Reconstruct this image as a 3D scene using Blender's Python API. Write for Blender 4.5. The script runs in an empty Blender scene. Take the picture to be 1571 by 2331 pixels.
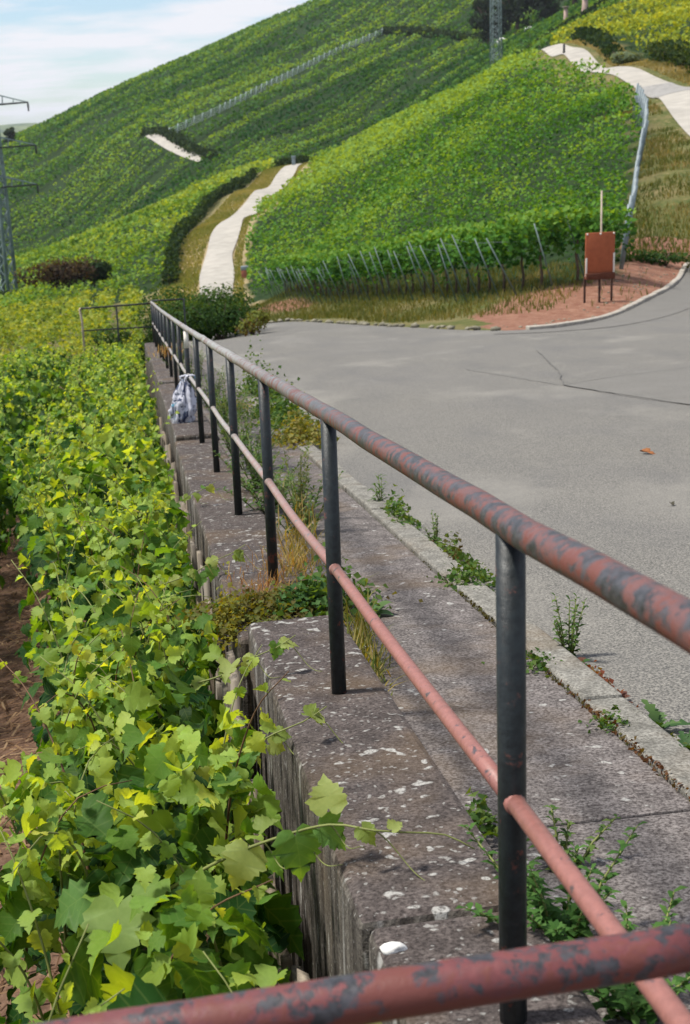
import bpy, math, random
import numpy as np
from mathutils import Matrix, Vector, Quaternion
random.seed(7)
rng = np.random.default_rng(11)
S = bpy.context.scene
COL = S.collection

# ------------------------------------------------------------------ camera, sky, sun, exposure
CAM_Z = 1.6
_pit, _rol = math.radians(15.3), math.radians(2.2)
_f = Vector((0, math.cos(_pit), -math.sin(_pit)))
_r0 = Vector((1, 0, 0)); _u0 = _r0.cross(_f)
_r = _r0 * math.cos(_rol) - _u0 * math.sin(_rol)
_u = _u0 * math.cos(_rol) + _r0 * math.sin(_rol)
cam = bpy.data.cameras.new('camera'); camo = bpy.data.objects.new('camera', cam); COL.objects.link(camo)
M = Matrix((( _r.x, _u.x, -_f.x, 0), (_r.y, _u.y, -_f.y, 0), (_r.z, _u.z, -_f.z, CAM_Z), (0, 0, 0, 1)))
camo.matrix_world = M
cam.sensor_fit = 'VERTICAL'; cam.sensor_height = 36; cam.sensor_width = 24.26; cam.lens = 49.1
cam.clip_start = 0.05; cam.clip_end = 14000
cam.dof.use_dof = True; cam.dof.focus_distance = 4.6; cam.dof.aperture_fstop = 8.0
S.camera = camo

SUN_AZ, SUN_EL = math.radians(-93), math.radians(61)
w = bpy.data.worlds.new('World'); S.world = w; w.use_nodes = True
nt = w.node_tree; nt.nodes.clear()
wo = nt.nodes.new('ShaderNodeOutputWorld'); bg = nt.nodes.new('ShaderNodeBackground')
sky = nt.nodes.new('ShaderNodeTexSky'); sky.sky_type = 'NISHITA'; sky.sun_disc = False
sky.sun_elevation = SUN_EL; sky.sun_rotation = SUN_AZ; sky.altitude = 250; sky.dust_density = 0.6; sky.air_density = 1.0
SKY_STRENGTH = 0.088
tc = nt.nodes.new('ShaderNodeTexCoord'); sp = nt.nodes.new('ShaderNodeSeparateXYZ')
nt.links.new(tc.outputs['Generated'], sp.inputs[0])
def wmath(op, a, b=None):
    n = nt.nodes.new('ShaderNodeMath'); n.operation = op
    for i, v in enumerate((a, b)):
        if v is None: continue
        if isinstance(v, (int, float)): n.inputs[i].default_value = v
        else: nt.links.new(v, n.inputs[i])
    return n.outputs[0]
den = wmath('ADD', wmath('MAXIMUM', sp.outputs['Z'], 0.0), 0.16)
cb = nt.nodes.new('ShaderNodeCombineXYZ')
nt.links.new(wmath('DIVIDE', sp.outputs['X'], den), cb.inputs[0])
nt.links.new(wmath('DIVIDE', sp.outputs['Y'], den), cb.inputs[1])
mp = nt.nodes.new('ShaderNodeMapping'); mp.inputs['Location'].default_value = (3.1, 0.7, 0); mp.inputs['Scale'].default_value = (0.9, 1.5, 1)
nt.links.new(cb.outputs[0], mp.inputs[0])
cn = nt.nodes.new('ShaderNodeTexNoise'); cn.inputs['Scale'].default_value = 2.0; cn.inputs['Detail'].default_value = 9; cn.inputs['Roughness'].default_value = 0.56
nt.links.new(mp.outputs[0], cn.inputs['Vector'])
cr = nt.nodes.new('ShaderNodeMapRange'); cr.inputs[1].default_value = 0.40; cr.inputs[2].default_value = 0.60; cr.inputs[3].default_value = 0.12; cr.inputs[4].default_value = 0.98
nt.links.new(cn.outputs['Fac'], cr.inputs[0])
mx = nt.nodes.new('ShaderNodeMix'); mx.data_type = 'RGBA'
nt.links.new(cr.outputs[0], mx.inputs['Factor'])
sg = nt.nodes.new('ShaderNodeVectorMath'); sg.operation = 'MULTIPLY'; sg.inputs[1].default_value = (1.15, 1.3, 1.45); nt.links.new(sky.outputs[0], sg.inputs[0]); nt.links.new(sg.outputs[0], mx.inputs['A'])
mx.inputs['B'].default_value = (8.7, 8.75, 9.3, 1)          # sunlit cloud, same scale as the sky texture
nt.links.new(mx.outputs['Result'], bg.inputs[0]); bg.inputs[1].default_value = SKY_STRENGTH
nt.links.new(bg.outputs[0], wo.inputs[0])

sv = Vector((math.sin(SUN_AZ) * math.cos(SUN_EL), math.cos(SUN_AZ) * math.cos(SUN_EL), math.sin(SUN_EL)))
sl = bpy.data.lights.new('sun', 'SUN'); sl.energy = 4.9; sl.angle = math.radians(7.5); sl.color = (1, 0.955, 0.87)
so = bpy.data.objects.new('sun', sl); COL.objects.link(so); so.rotation_euler = (-sv).to_track_quat('-Z', 'Y').to_euler(); so.location = (-30, 0, 60)
vs = S.view_settings; vs.view_transform = 'Standard'; vs.look = 'None'; vs.gamma = 1; vs.use_curve_mapping = False; vs.exposure = 0.26
S.cycles.max_bounces = 6; S.cycles.transparent_max_bounces = 4; S.cycles.diffuse_bounces = 3; S.cycles.glossy_bounces = 2; S.cycles.transmission_bounces = 3

# ------------------------------------------------------------------ the survey: fence frame and terrain
P0 = np.array([0.262, 2.134]); E_ = np.array([-0.14853, 0.98891]); N_ = np.array([0.98891, 0.14853])
def railz(s):
    y = np.asarray(s, float) * E_[1]
    return 0.988 - 0.108 * y + 0.000235 * y * y
def sn(x, y):
    x = np.asarray(x, float) - P0[0]; y = np.asarray(y, float) - P0[1]
    return x * E_[0] + y * E_[1], x * N_[0] + y * N_[1]
def xy(s, n):
    s = np.asarray(s, float); n = np.asarray(n, float)
    return P0[0] + s * E_[0] + n * N_[0], P0[1] + s * E_[1] + n * N_[1]
def W(s, n, dz):                                   # fence frame point, height from the top rail
    x, y = xy(s, n); return Vector((float(x), float(y), float(railz(s)) + dz))
# spot heights (x, y, z) over road, bank, vineyards and hills
PTS = np.array([
(1.55, -3.74, 0.59), (3.13, -3.50, 0.59), (6.10, -3.06, 0.59), (10.05, -2.46, 0.59), (15.00, -1.72, 0.59), (0.66, 2.19, -0.06), (2.24, 2.43, -0.06), (5.21, 2.88, -0.06),
(9.16, 3.47, -0.06), (14.11, 4.21, -0.06), (-0.23, 8.13, -0.69), (1.35, 8.36, -0.69), (4.32, 8.81, -0.69), (8.27, 9.40, -0.69), (13.22, 10.15, -0.69), (-1.12, 14.06, -1.31),
(0.46, 14.30, -1.31), (3.42, 14.74, -1.31), (7.38, 15.34, -1.31), (12.32, 16.08, -1.31), (-2.02, 19.99, -1.91), (-0.43, 20.23, -1.91), (2.53, 20.68, -1.91), (6.49, 21.27, -1.91),
(11.43, 22.01, -1.91), (-2.91, 25.93, -2.49), (-1.32, 26.16, -2.49), (1.64, 26.61, -2.49), (5.60, 27.20, -2.49), (-3.65, 30.87, -2.97), (-2.07, 31.11, -2.97), (0.90, 31.55, -2.97),
(4.85, 32.15, -2.97), (-2.51, 34.08, -3.24), (-2.12, 38.18, -3.61), (-0.14, 38.48, -3.61), (3.27, 35.96, -3.34), (6.39, 35.41, -3.24), (0.16, -3.95, -0.81), (-1.81, -4.25, -1.09),
(-4.78, -4.69, -1.51), (-8.74, -5.28, -2.07), (-14.67, -6.18, -2.91), (-0.73, 1.99, -1.46), (-2.70, 1.69, -1.74), (-5.67, 1.24, -2.16), (-9.63, 0.65, -2.72), (-15.56, -0.24, -3.56),
(-1.62, 7.92, -2.09), (-3.60, 7.62, -2.37), (-6.56, 7.18, -2.79), (-10.52, 6.58, -3.35), (-16.45, 5.69, -4.19), (-2.51, 13.85, -2.71), (-4.49, 13.56, -2.99), (-7.45, 13.11, -3.41),
(-11.41, 12.52, -3.97), (-17.34, 11.62, -4.81), (-3.40, 19.79, -3.31), (-5.38, 19.49, -3.59), (-8.35, 19.04, -4.01), (-12.30, 18.45, -4.57), (-18.23, 17.56, -5.41), (-4.29, 25.72, -3.89),
(-6.27, 25.42, -4.17), (-9.24, 24.98, -4.59), (-13.19, 24.38, -5.15), (-19.13, 23.49, -5.99), (-5.18, 31.65, -4.46), (-7.16, 31.36, -4.74), (-10.13, 30.91, -5.16), (-14.08, 30.32, -5.72),
(-20.02, 29.42, -6.56), (7.17, 35.00, -3.12), (9.71, 41.17, -3.29), (11.92, 47.42, -3.18), (14.04, 52.80, -2.45), (5.25, 31.43, -2.89), (3.64, 30.42, -2.80), (1.99, 34.96, -3.24),
(0.38, 39.49, -3.74), (-2.20, 44.04, -4.18), (4.68, 41.15, -3.37), (3.37, 46.18, -3.93), (6.67, 40.73, -3.00), (8.62, 42.86, -2.79), (1.2, 60.2, -5.58), (-1.6, 74.3, -7.28),
(-4.8, 92.4, -9.27), (6.99, 37.59, -3.12), (13.6, 61.5, -0.80), (11.38, 49.73, -2.30), (18.9, 85.1, 2.05), (13.86, 56.18, -1.48), (16.9, 68.0, -0.11), (20.0, 83.0, 1.74),
(21.7, 95.8, 3.15), (22.2, 112.9, 4.92), (22.4, 127.8, 6.26), (23.1, 147.0, 8.23), (24.4, 166.2, 10.20), (11.18, 58.49, -2.41), (19.8, 96.9, 1.64), (21.6, 127.8, 4.60),
(23.1, 157.6, 7.33), (18.1, 170.5, 5.37), (11.0, 182.1, 2.38), (2.9, 198.8, -0.99), (-4.3, 218.6, -4.53), (-7.0, 143.1, -7.75), (-7.9, 123.8, -10.05), (-8.2, 106.9, -11.12),
(3.7, 83.9, -4.16), (8.7, 82.5, -1.83), (-0.0, 86.5, -6.23), (13.0, 95.6, 0.61), (-0.3, 143.9, -4.60), (3.34, 45.48, -4.47), (6.62, 43.79, -3.11), (-5.9, 190.1, -6.78),
(-4.1, 205.9, -5.92), (-7.0, 169.1, -7.79), (-7.5, 137.5, -9.40), (18.4, 244.2, 1.70), (7.4, 253.2, -2.99), (26.3, 234.8, 5.40), (-1.2, 262.5, -7.03), (-9.8, 112.9, -10.13),
(-10.6, 129.8, -9.03), (-11.0, 155.1, -7.40), (-9.7, 189.8, -5.55), (-7.9, 224.4, -4.31), (-5.1, 257.9, -3.21), (-12.9, 115.0, -9.99), (-13.9, 144.5, -8.39), (-13.4, 193.0, -5.54),
(-10.2, 230.7, -4.06), (-14.6, 125.6, -11.00), (-16.1, 166.7, -8.60), (-15.4, 195.0, -7.25), (-10.1, 245.5, -4.70), (-20.5, 242.7, -7.14), (-29.9, 227.2, -11.04), (-42.3, 224.0, -15.15),
(-49.3, 223.4, -17.23), (-21.8, 152.4, -11.30), (-24.5, 139.7, -12.34), (-33.2, 151.6, -14.52), (-35.2, 150.8, -15.57), (-22.5, 119.0, -12.10), (-16.4, 113.0, -11.32), (-17.8, 85.5, -9.66),
(-12.2, 75.4, -8.64), (-13.0, 95.7, -10.05), (-15.7, 65.2, -8.07), (-58.8, 265.6, -22.08), (-35.4, 267.7, -14.60), (-11.7, 283.2, -7.08), (-23.3, 275.2, -9.71), (-73.9, 335.5, -22.59),
(-43.1, 327.9, -12.52), (-13.5, 330.7, -2.16), (-46.8, 383.8, 2.34), (-30.0, 345.8, -3.98), (-42.3, 386.0, 2.74), (-15.6, 439.5, 16.35), (18.5, 490.3, 31.71), (-104.9, 540.5, 6.78),
(-116.2, 550.2, 4.33), (-121.9, 533.5, 0.21), (-131.2, 516.6, -4.74), (-87.4, 542.8, 14.97), (-54.8, 562.0, 28.51), (-44.2, 557.3, 30.30), (-31.0, 564.0, 35.91), (-17.3, 565.5, 41.08),
(-3.7, 572.0, 45.86), (8.3, 572.9, 49.51), (27.3, 574.9, 56.51), (62.1, 581.9, 63.19), (117.0, 600.1, 73.11), (-64.7, 381.1, -7.66), (-76.5, 379.6, -12.84), (-52.1, 377.3, -2.43),
(-5.8, 379.9, 6.93), (18.0, 392.2, 14.16), (44.1, 415.2, 22.29), (29.4, 387.2, 14.68), (5.2, 357.8, 2.06), (51.7, 437.1, 26.67), (35.4, 463.9, 29.70), (46.7, 315.6, 18.46),
(40.4, 273.2, 14.80), (60.5, 454.3, 32.80), (-105.4, 486.4, -1.46), (-91.9, 432.7, -8.23), (-80.3, 357.8, -17.08), (30.5, 180.7, 9.79), (25.9, 134.0, 5.82), (25.3, 102.2, 3.47),
(46.7, 221.4, 14.43), (61.3, 248.8, 19.96), (89.6, 352.6, 39.47), (64.2, 296.5, 23.90), (44.8, 247.9, 16.64), (28.5, 99.4, 4.26), (60.3, 212.0, 18.06), (-156.4, 534.9, -13.72),
(-139.5, 432.5, -9.02), (-100.1, 305.5, -18.71), (-57.0, 171.1, -17.12), (-29.5, 79.6, -10.76), (17.91, 50.81, -2.16), (28.9, 83.0, 1.65), (59.4, 158.6, 12.89), (128.9, 322.1, 42.01),
(-328.3, 919.7, -47.38), (-185.3, 928.7, -14.43), (-188.7, 718.7, -24.09), (-12.6, 947.9, 55.66), (158.6, 956.6, 87.57), (413.8, 958.5, 94.50)
])
def _feat(x, y):
    d = np.maximum(y, -12.) + 25.
    return np.stack([x / d * 2.2, np.log(d)], -1), d
def _fit(P, lam=2e-3):
    f, d = _feat(P[:, 0], P[:, 1]); v = (P[:, 2] - 1.6) / d
    r = np.linalg.norm(f[:, None] - f[None], axis=-1)
    K = np.where(r > 0, r * r * np.log(r + 1e-12), 0) + lam * np.eye(len(P))
    A = np.concatenate([np.ones((len(P), 1)), f], 1)
    Mx = np.block([[K, A], [A.T, np.zeros((3, 3))]])
    return f, np.linalg.solve(Mx, np.concatenate([v, np.zeros(3)]))
_F, _Wt = _fit(PTS)
def tps(x, y):
    q, d = _feat(x, y); out = np.zeros(len(q))
    fx, fy = _F[:, 0].astype(np.float32), _F[:, 1].astype(np.float32); wt = _Wt[:len(_F)]
    for i in range(0, len(q), 20000):
        qq = q[i:i + 20000]
        r2 = (qq[:, None, 0] - _F[None, :, 0]) ** 2 + (qq[:, None, 1] - _F[None, :, 1]) ** 2
        out[i:i + 20000] = (0.5 * r2 * np.log(r2 + 1e-20)) @ wt + _Wt[len(_F)] + qq @ _Wt[len(_F) + 1:]
    return out * d + 1.6
def sst(a, b, x):
    t = np.clip((x - a) / (b - a), 0, 1); return t * t * (3 - 2 * t)
def T(x, y):
    x = np.atleast_1d(np.asarray(x, float)); y = np.atleast_1d(np.asarray(y, float))
    s, n = sn(x, y)
    near = np.where(n > -0.21, railz(s) - 1.05, railz(s) - 2.4 + 0.14 * (np.minimum(n, -.21) + 0.65))
    s0 = 31 - 6 * sst(1.0, 4.0, n)
    wg = sst(s0, s0 + 5, s)
    wg = np.maximum(wg, sst(9.5, 13, n)); wg = np.maximum(wg, sst(-13, -17, n))
    return near * (1 - wg) + tps(x, y) * wg
def T1(x, y): return float(T(x, y)[0])

# ------------------------------------------------------------------ object helpers
OFF = {}
def tag(o, label=None, cat=None, group=None, kind=None):
    if label: o['label'] = label
    if cat: o['category'] = cat
    if group: o['group'] = group
    if kind: o['kind'] = kind
    return o
def thing(name, label, cat, loc, group=None):
    o = bpy.data.objects.new(name, None); COL.objects.link(o); o.empty_display_size = 0.1
    o.location = loc; OFF[o] = np.array(loc, float)
    return tag(o, label, cat, group)
def struct(name, loc=(0, 0, 0)):
    o = bpy.data.objects.new(name, None); COL.objects.link(o); o.location = loc; OFF[o] = np.array(loc, float)
    o['kind'] = 'structure'; return o
def mesh_data(name, V, F, mat=None, col=None, uv=None, smooth=False):
    V = np.asarray(V, np.float32)
    if not isinstance(F, (list, tuple)) or np.ndim(F[0]) == 1: F = [F]
    F = [np.asarray(f, np.int32) for f in F if len(f)]
    m = bpy.data.meshes.new(name)
    m.vertices.add(len(V)); m.vertices.foreach_set('co', V.ravel())
    tot = np.concatenate([np.full(len(f), f.shape[1], np.int32) for f in F]); idx = np.concatenate([f.ravel() for f in F])
    m.loops.add(len(idx)); m.loops.foreach_set('vertex_index', idx)
    m.polygons.add(len(tot)); m.polygons.foreach_set('loop_start', np.concatenate([[0], np.cumsum(tot)[:-1]]).astype(np.int32))
    m.polygons.foreach_set('loop_total', tot)
    if smooth: m.polygons.foreach_set('use_smooth', np.ones(len(tot), bool))
    m.update(calc_edges=True)
    if col is not None:
        a = m.color_attributes.new('Col', 'FLOAT_COLOR', 'POINT')
        c = np.ones((len(V), 4), np.float32); c[:, :3] = col; a.data.foreach_set('color', c.ravel())
    if uv is not None:
        l = m.uv_layers.new(name='UVMap'); l.data.foreach_set('uv', np.asarray(uv, np.float32)[idx].ravel())
    if mat: m.materials.append(mat)
    return m
def obj(name, data, parent=None):
    o = bpy.data.objects.new(name, data); COL.objects.link(o)
    if parent is not None: o.parent = parent
    return o
def add(name, V, F, mat, parent=None, **kw):          # V in world coordinates
    V = np.asarray(V, float); off = OFF.get(parent, np.zeros(3))
    o = obj(name, mesh_data(name, V - off, F, mat, **kw), parent); OFF[o] = off
    return o
class MB:
    def __init__(s): s.V = []; s.q = []; s.t = []; s.n = 0
    def put(s, V, q=None, t=None):
        s.V.append(np.asarray(V, float))
        if q is not None and len(q): s.q.append(np.asarray(q) + s.n)
        if t is not None and len(t): s.t.append(np.asarray(t) + s.n)
        s.n += len(V); return s
    def hexa(s, c):                                   # 8 corners: bottom 4 ccw, top 4 ccw
        return s.put(c, [(3, 2, 1, 0), (4, 5, 6, 7), (0, 1, 5, 4), (1, 2, 6, 5), (2, 3, 7, 6), (3, 0, 4, 7)])
    def box(s, c, ax, ay, az):                        # centre and three half-axis vectors
        c, ax, ay, az = (np.asarray(v, float) for v in (c, ax, ay, az))
        return s.hexa([c - ax - ay - az, c + ax - ay - az, c + ax + ay - az, c - ax + ay - az, c - ax - ay + az, c + ax - ay + az, c + ax + ay + az, c - ax + ay + az])
    def tube(s, pts, rad, k=8, cap=True):
        P = np.asarray(pts, float); m = len(P); R = np.broadcast_to(np.asarray(rad, float), (m,))
        tan = np.gradient(P, axis=0); tan /= np.linalg.norm(tan, axis=1)[:, None] + 1e-12
        up = np.array([0, 0, 1.]) if abs(tan[0, 2]) < .9 else np.array([1., 0, 0])
        V = []
        for i in range(m):
            a = np.cross(tan[i], up); a /= np.linalg.norm(a) + 1e-12; b = np.cross(a, tan[i]); up = b
            th = np.arange(k) / k * 2 * np.pi
            V.append(P[i] + R[i] * (np.cos(th)[:, None] * a + np.sin(th)[:, None] * b))
        V = np.concatenate(V); i = np.arange(m - 1)[:, None] * k; j = np.arange(k)[None]; j2 = (j + 1) % k
        q = np.stack([i + j, i + j2, i + k + j2, i + k + j], -1).reshape(-1, 4)
        t = []
        if cap:
            V = np.concatenate([V, P[:1], P[-1:]]); e0, e1 = m * k, m * k + 1
            t = [(e0, (x + 1) % k, x) for x in range(k)] + [(e1, (m - 1) * k + x, (m - 1) * k + (x + 1) % k) for x in range(k)]
        return s.put(V, q, t)
    def build(s, name, mat, parent=None, **kw):
        return add(name, np.concatenate(s.V), [np.concatenate(x) for x in (s.q, s.t) if x], mat, parent, **kw)
def bevel(o, wdt, seg=2):
    b = o.modifiers.new('bevel', 'BEVEL'); b.width = wdt; b.segments = seg; b.limit_method = 'ANGLE'; b.angle_limit = math.radians(40); return o
def norm(v): return v / (np.linalg.norm(v, axis=-1, keepdims=True) + 1e-9)
ORD = ('first second third fourth fifth sixth seventh eighth ninth tenth eleventh twelfth thirteenth fourteenth fifteenth sixteenth seventeenth eighteenth nineteenth twentieth').split()
def ordn(i):
    if i < 20: return ORD[i]
    t = {2: 'twenty', 3: 'thirty', 4: 'forty'}[(i + 1) // 10]; r = (i + 1) % 10
    return (t[:-1] + 'ieth') if r == 0 else t + '-' + ORD[r - 1]

# ------------------------------------------------------------------ materials
class NT:
    def __init__(s, name):
        s.m = bpy.data.materials.new(name); s.m.use_nodes = True; s.t = s.m.node_tree; s.t.nodes.clear()
        s.out = s.t.nodes.new('ShaderNodeOutputMaterial')
    def n(s, typ, **kw):
        nd = s.t.nodes.new('ShaderNode' + typ)
        for k, v in kw.items():
            if k.startswith('_'): setattr(nd, k[1:], v); continue
            key = int(k[1:]) if k[0] == 'i' and k[1:].isdigit() else k
            s.set(nd.inputs[key], v)
        return nd
    def set(s, inp, v):
        if isinstance(v, bpy.types.NodeSocket): s.t.links.new(v, inp)
        elif isinstance(v, (tuple, list)) and len(v) == 3 and inp.type == 'RGBA': inp.default_value = (*v, 1)
        else: inp.default_value = v
    def noise(s, scale, vec=None, detail=4, rough=.55, out='Fac', dist=0):
        nd = s.n('TexNoise', Scale=scale, Detail=detail, Roughness=rough, Distortion=dist)
        if vec is not None: s.t.links.new(vec, nd.inputs['Vector'])
        return nd.outputs[out]
    def ramp(s, f, a, b, lo=0., hi=1.): 
        return s.n('MapRange', i0=f, i1=a, i2=b, i3=lo, i4=hi).outputs[0]
    def mix(s, f, a, b, mode='MIX'):
        nd = s.n('Mix', _data_type='RGBA', _blend_type=mode); s.set(nd.inputs['Factor'], f); s.set(nd.inputs['A'], a); s.set(nd.inputs['B'], b); return nd.outputs['Result']
    def math(s, op, a, b=0., c=None):
        nd = s.n('Math', _operation=op, i0=a, i1=b)
        if c is not None: s.set(nd.inputs[2], c)
        return nd.outputs[0]
    def geo(s): return s.n('NewGeometry').outputs['Position']
    def tex(s, k='Object'): return s.n('TexCoord').outputs[k]
    def mapping(s, v, scale=(1, 1, 1), rot=(0, 0, 0), loc=(0, 0, 0)):
        return s.n('Mapping', Vector=v, Scale=scale, Rotation=rot, Location=loc).outputs[0]
    def attr(s, name, out='Color'): return s.n('Attribute', _attribute_name=name).outputs[out]
    def bsdf(s, col, rough=.8, spec=.3, metal=0., bump=None, bs=.3, bd=.02):
        nd = s.n('BsdfPrincipled'); s.set(nd.inputs['Base Color'], col); s.set(nd.inputs['Roughness'], rough)
        s.set(nd.inputs['Specular IOR Level'], spec); s.set(nd.inputs['Metallic'], metal)
        if bump is not None:
            b = s.n('Bump', Strength=bs, Distance=bd, Height=bump); s.t.links.new(b.outputs[0], nd.inputs['Normal'])
        return nd.outputs[0]
    def done(s, sh):
        s.t.links.new(sh, s.out.inputs[0]); return s.m
def plain(name, col, rough=.7, spec=.3, var=.25, scale=12):
    k = NT(name); f = k.noise(scale, k.geo(), 5)
    c = k.mix(k.ramp(f, .3, .7), tuple(x * (1 - var) for x in col), tuple(min(1, x * (1 + var)) for x in col))
    return k.done(k.bsdf(c, rough, spec))

FENCE_ROT = (0, 0, -math.atan2(E_[0], E_[1]) * -1)
def leaf_mat(name, src, transl=.38, veins=False, rough=.55, spec=.30):
    k = NT(name)
    col = k.n('ObjectInfo').outputs['Color'] if src == 'object' else k.attr('Col')
    if veins:
        u = k.n('SeparateXYZ', Vector=k.tex('UV')); ax = k.math('ABSOLUTE', u.outputs[0]); 
        mid = k.ramp(ax, .004, .02, 1, 0)
        ln = k.math('ABSOLUTE', k.math('SUBTRACT', k.math('FRACT', k.math('MULTIPLY', k.math('SUBTRACT', u.outputs[1], k.math('MULTIPLY', ax, .8)), 4.2)), .5))
        vein = k.math('MAXIMUM', mid, k.ramp(ln, .02, .10, .75, 0))
        blot = k.noise(9, k.tex('UV'), 3)
        col = k.mix(k.math('MULTIPLY', vein, .17), col, (.30, .38, .12))
        col = k.mix(k.ramp(blot, .35, .7, 0, .35), col, k.mix(1, col, (.62, .72, .55), 'MULTIPLY'))
    b = k.bsdf(col, rough, spec)
    tr = k.n('BsdfTranslucent', Color=k.mix(1, col, (2.5, 1.95, .30), 'MULTIPLY')).outputs[0]
    ms = k.n('MixShader', Fac=transl); k.t.links.new(b, ms.inputs[1]); k.t.links.new(tr, ms.inputs[2])
    return k.done(ms.outputs[0])
M_LEAF = leaf_mat('vine_leaf', 'object', .46, True, .55, .16)
M_LEAFS = leaf_mat('vine_leaf_mass', 'attr', .46, True, .55, .16)
M_FOL = leaf_mat('foliage', 'attr', .34, spec=.08, rough=.7)
M_GRASS = leaf_mat('grass', 'attr', .30, rough=.7, spec=.1)
M_BARK = plain('bark', (.10, .07, .05), .9, .2, .45, 30)
M_CANE = plain('cane', (.17, .19, .055), .6, .3, .3, 20)
M_CANEBR = plain('cane_brown', (.13, .07, .035), .7, .3, .3, 20)

k = NT('terrain')
g = k.geo(); z = k.attr('Col'); sepc = k.n('SeparateColor', Color=z)
n1 = k.noise(.35, g, 6); n2 = k.noise(3.5, g, 6, .65); n3 = k.noise(14, g, 4, .7)
grass = k.mix(k.ramp(n2, .35, .65), (.045, .072, .018), (.14, .125, .045))
grass = k.mix(k.math('MULTIPLY', k.ramp(n1, .46, .66), .6), grass, (.22, .165, .085))
dry = k.mix(k.ramp(n2, .35, .66), (.22, .165, .085), (.36, .29, .165))
red = k.mix(k.ramp(n2, .3, .7), (.150, .062, .040), (.28, .155, .105)); red = k.mix(k.ramp(n3, .62, .72), red, (.45, .35, .28))
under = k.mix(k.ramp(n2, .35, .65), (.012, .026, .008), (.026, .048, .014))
soil = k.mix(k.ramp(n3, .3, .7), (.075, .042, .028), (.17, .105, .07))
m1 = k.math('ADD', sepc.outputs[0], k.math('MULTIPLY', k.math('SUBTRACT', n2, .5), 1.1))
c = k.mix(k.ramp(k.math('ADD', sepc.outputs[1], k.math('MULTIPLY', k.math('SUBTRACT', n2, .5), .9)), .4, .6), grass, dry)
c = k.mix(k.ramp(m1, .42, .58), c, red)
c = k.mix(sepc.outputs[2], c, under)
c = k.mix(k.n('Attribute', _attribute_name='Soil').outputs['Fac'], c, soil)
M_TERR = k.done(k.bsdf(c, .95, .1, bump=n3, bs=.6, bd=.05))

k = NT('asphalt')                                         # old bleached asphalt with pale chippings
g = k.geo(); big = k.noise(.35, g, 5); mid = k.noise(4, g, 4); fine = k.noise(170, g, 2, .6); fin2 = k.noise(60, g, 3, .6)
fine = k.noise(105, g, 3, .7)
c = k.mix(k.ramp(fine, .40, .62), (.054, .052, .048), (.255, .240, .210))
c = k.mix(k.ramp(fin2, .60, .70, 0, .7), c, (.33, .31, .27)); c = k.mix(k.ramp(fin2, .40, .30, 0, .5), c, (.07, .067, .062)); st_ = k.noise(1.1, k.mapping(g, (1, .35, 1), (0, 0, .3)), 4, .6); c = k.mix(k.ramp(st_, .48, .70, 0, .5), c, (.105, .102, .098)); st2 = k.noise(.9, k.mapping(g, (1, .5, 1), (0, 0, -.5), (7, 3, 0)), 5, .6); c = k.mix(k.ramp(st2, .54, .70, 0, .5), c, (.25, .235, .205))
c = k.mix(k.ramp(big, .35, .65, 0, .22), c, (.135, .13, .128))
c = k.mix(k.ramp(mid, .55, .8, 0, .18), c, (.10, .095, .09))
M_ASPH = k.done(k.bsdf(c, .9, .25, bump=fine, bs=.5, bd=.004))
k = NT('asphalt_dark'); g = k.geo(); fine = k.noise(120, g, 3, .6); mid = k.noise(2, g, 4)
c = k.mix(k.ramp(fine, .3, .7), (.056, .054, .051), (.225, .213, .19)); c = k.mix(k.ramp(mid, .35, .7, 0, .3), c, (.19, .18, .165))
M_ASPHD = k.done(k.bsdf(c, .9, .25, bump=fine, bs=.4, bd=.004))
M_SEAM = plain('asphalt_seam', (.125, .12, .112), .9, .2, .3, 40)
k = NT('pale_concrete'); g = k.geo(); a = k.noise(.8, g, 5); b = k.noise(9, g, 4)
c = k.mix(k.ramp(a, .35, .65), (.31, .29, .255), (.40, .37, .325)); c = k.mix(k.ramp(b, .5, .8, 0, .4), c, (.30, .275, .235))
M_PATH = k.done(k.bsdf(c, .9, .2))
def old_concrete(name, c0, c1, spots, bumpd=.006, streak=False, speck=.6):
    k = NT(name); g = k.geo(); obn = k.n('ObjectInfo').outputs['Random']
    ag = k.noise(95, g, 3, .7); md = k.noise(11, g, 5, .6); bg_ = k.noise(2.2, g, 4)
    c = k.mix(k.ramp(ag, .36, .64), c0, c1)
    c = k.mix(k.ramp(md, .42, .68, 0, .55), c, tuple(x * .55 for x in c0))
    c = k.mix(k.ramp(bg_, .5, .72, 0, .45), c, (.145, .095, .05))
    lich = k.noise(22, k.mapping(g, (1, 1, .3)), 1.2, .45, dist=.0); li2 = k.noise(48, g, 1, .5)
    li3 = k.noise(3.0, g, 2)
    msk = k.math('MULTIPLY', k.ramp(k.noise(130, g, 3, .7), .36, .50, .25, 1), k.math('MAXIMUM', k.ramp(k.math('ADD', lich, k.math('MULTIPLY', k.math('SUBTRACT', li3, .5), .25)), spots, spots + .045), k.ramp(li2, spots + .005, spots + .03, 0, speck)))
    if streak:
        st = k.noise(26, k.mapping(g, (1, 1, .045)), 4, .6); s2 = k.noise(9, k.mapping(g, (1, 1, .06)), 3)
        c = k.mix(k.ramp(st, .38, .62), k.mix(1, c, (.42, .40, .40), 'MULTIPLY'), c)
        c = k.mix(k.ramp(s2, .58, .66, 0, .75), c, (.33, .32, .30))
    c = k.mix(k.math('MULTIPLY', msk, .9), c, (.38, .37, .345))
    hgt = k.math('ADD', ag, k.math('MULTIPLY', msk, .6))
    return k.done(k.bsdf(c, .93, .15, bump=hgt, bs=.7, bd=bumpd))
M_WALL = old_concrete('lichen_concrete', (.036, .029, .027), (.132, .110, .101), .66)
M_WALLF = old_concrete('streaked_concrete', (.075, .066, .058), (.20, .18, .155), .68, streak=True)
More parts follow.
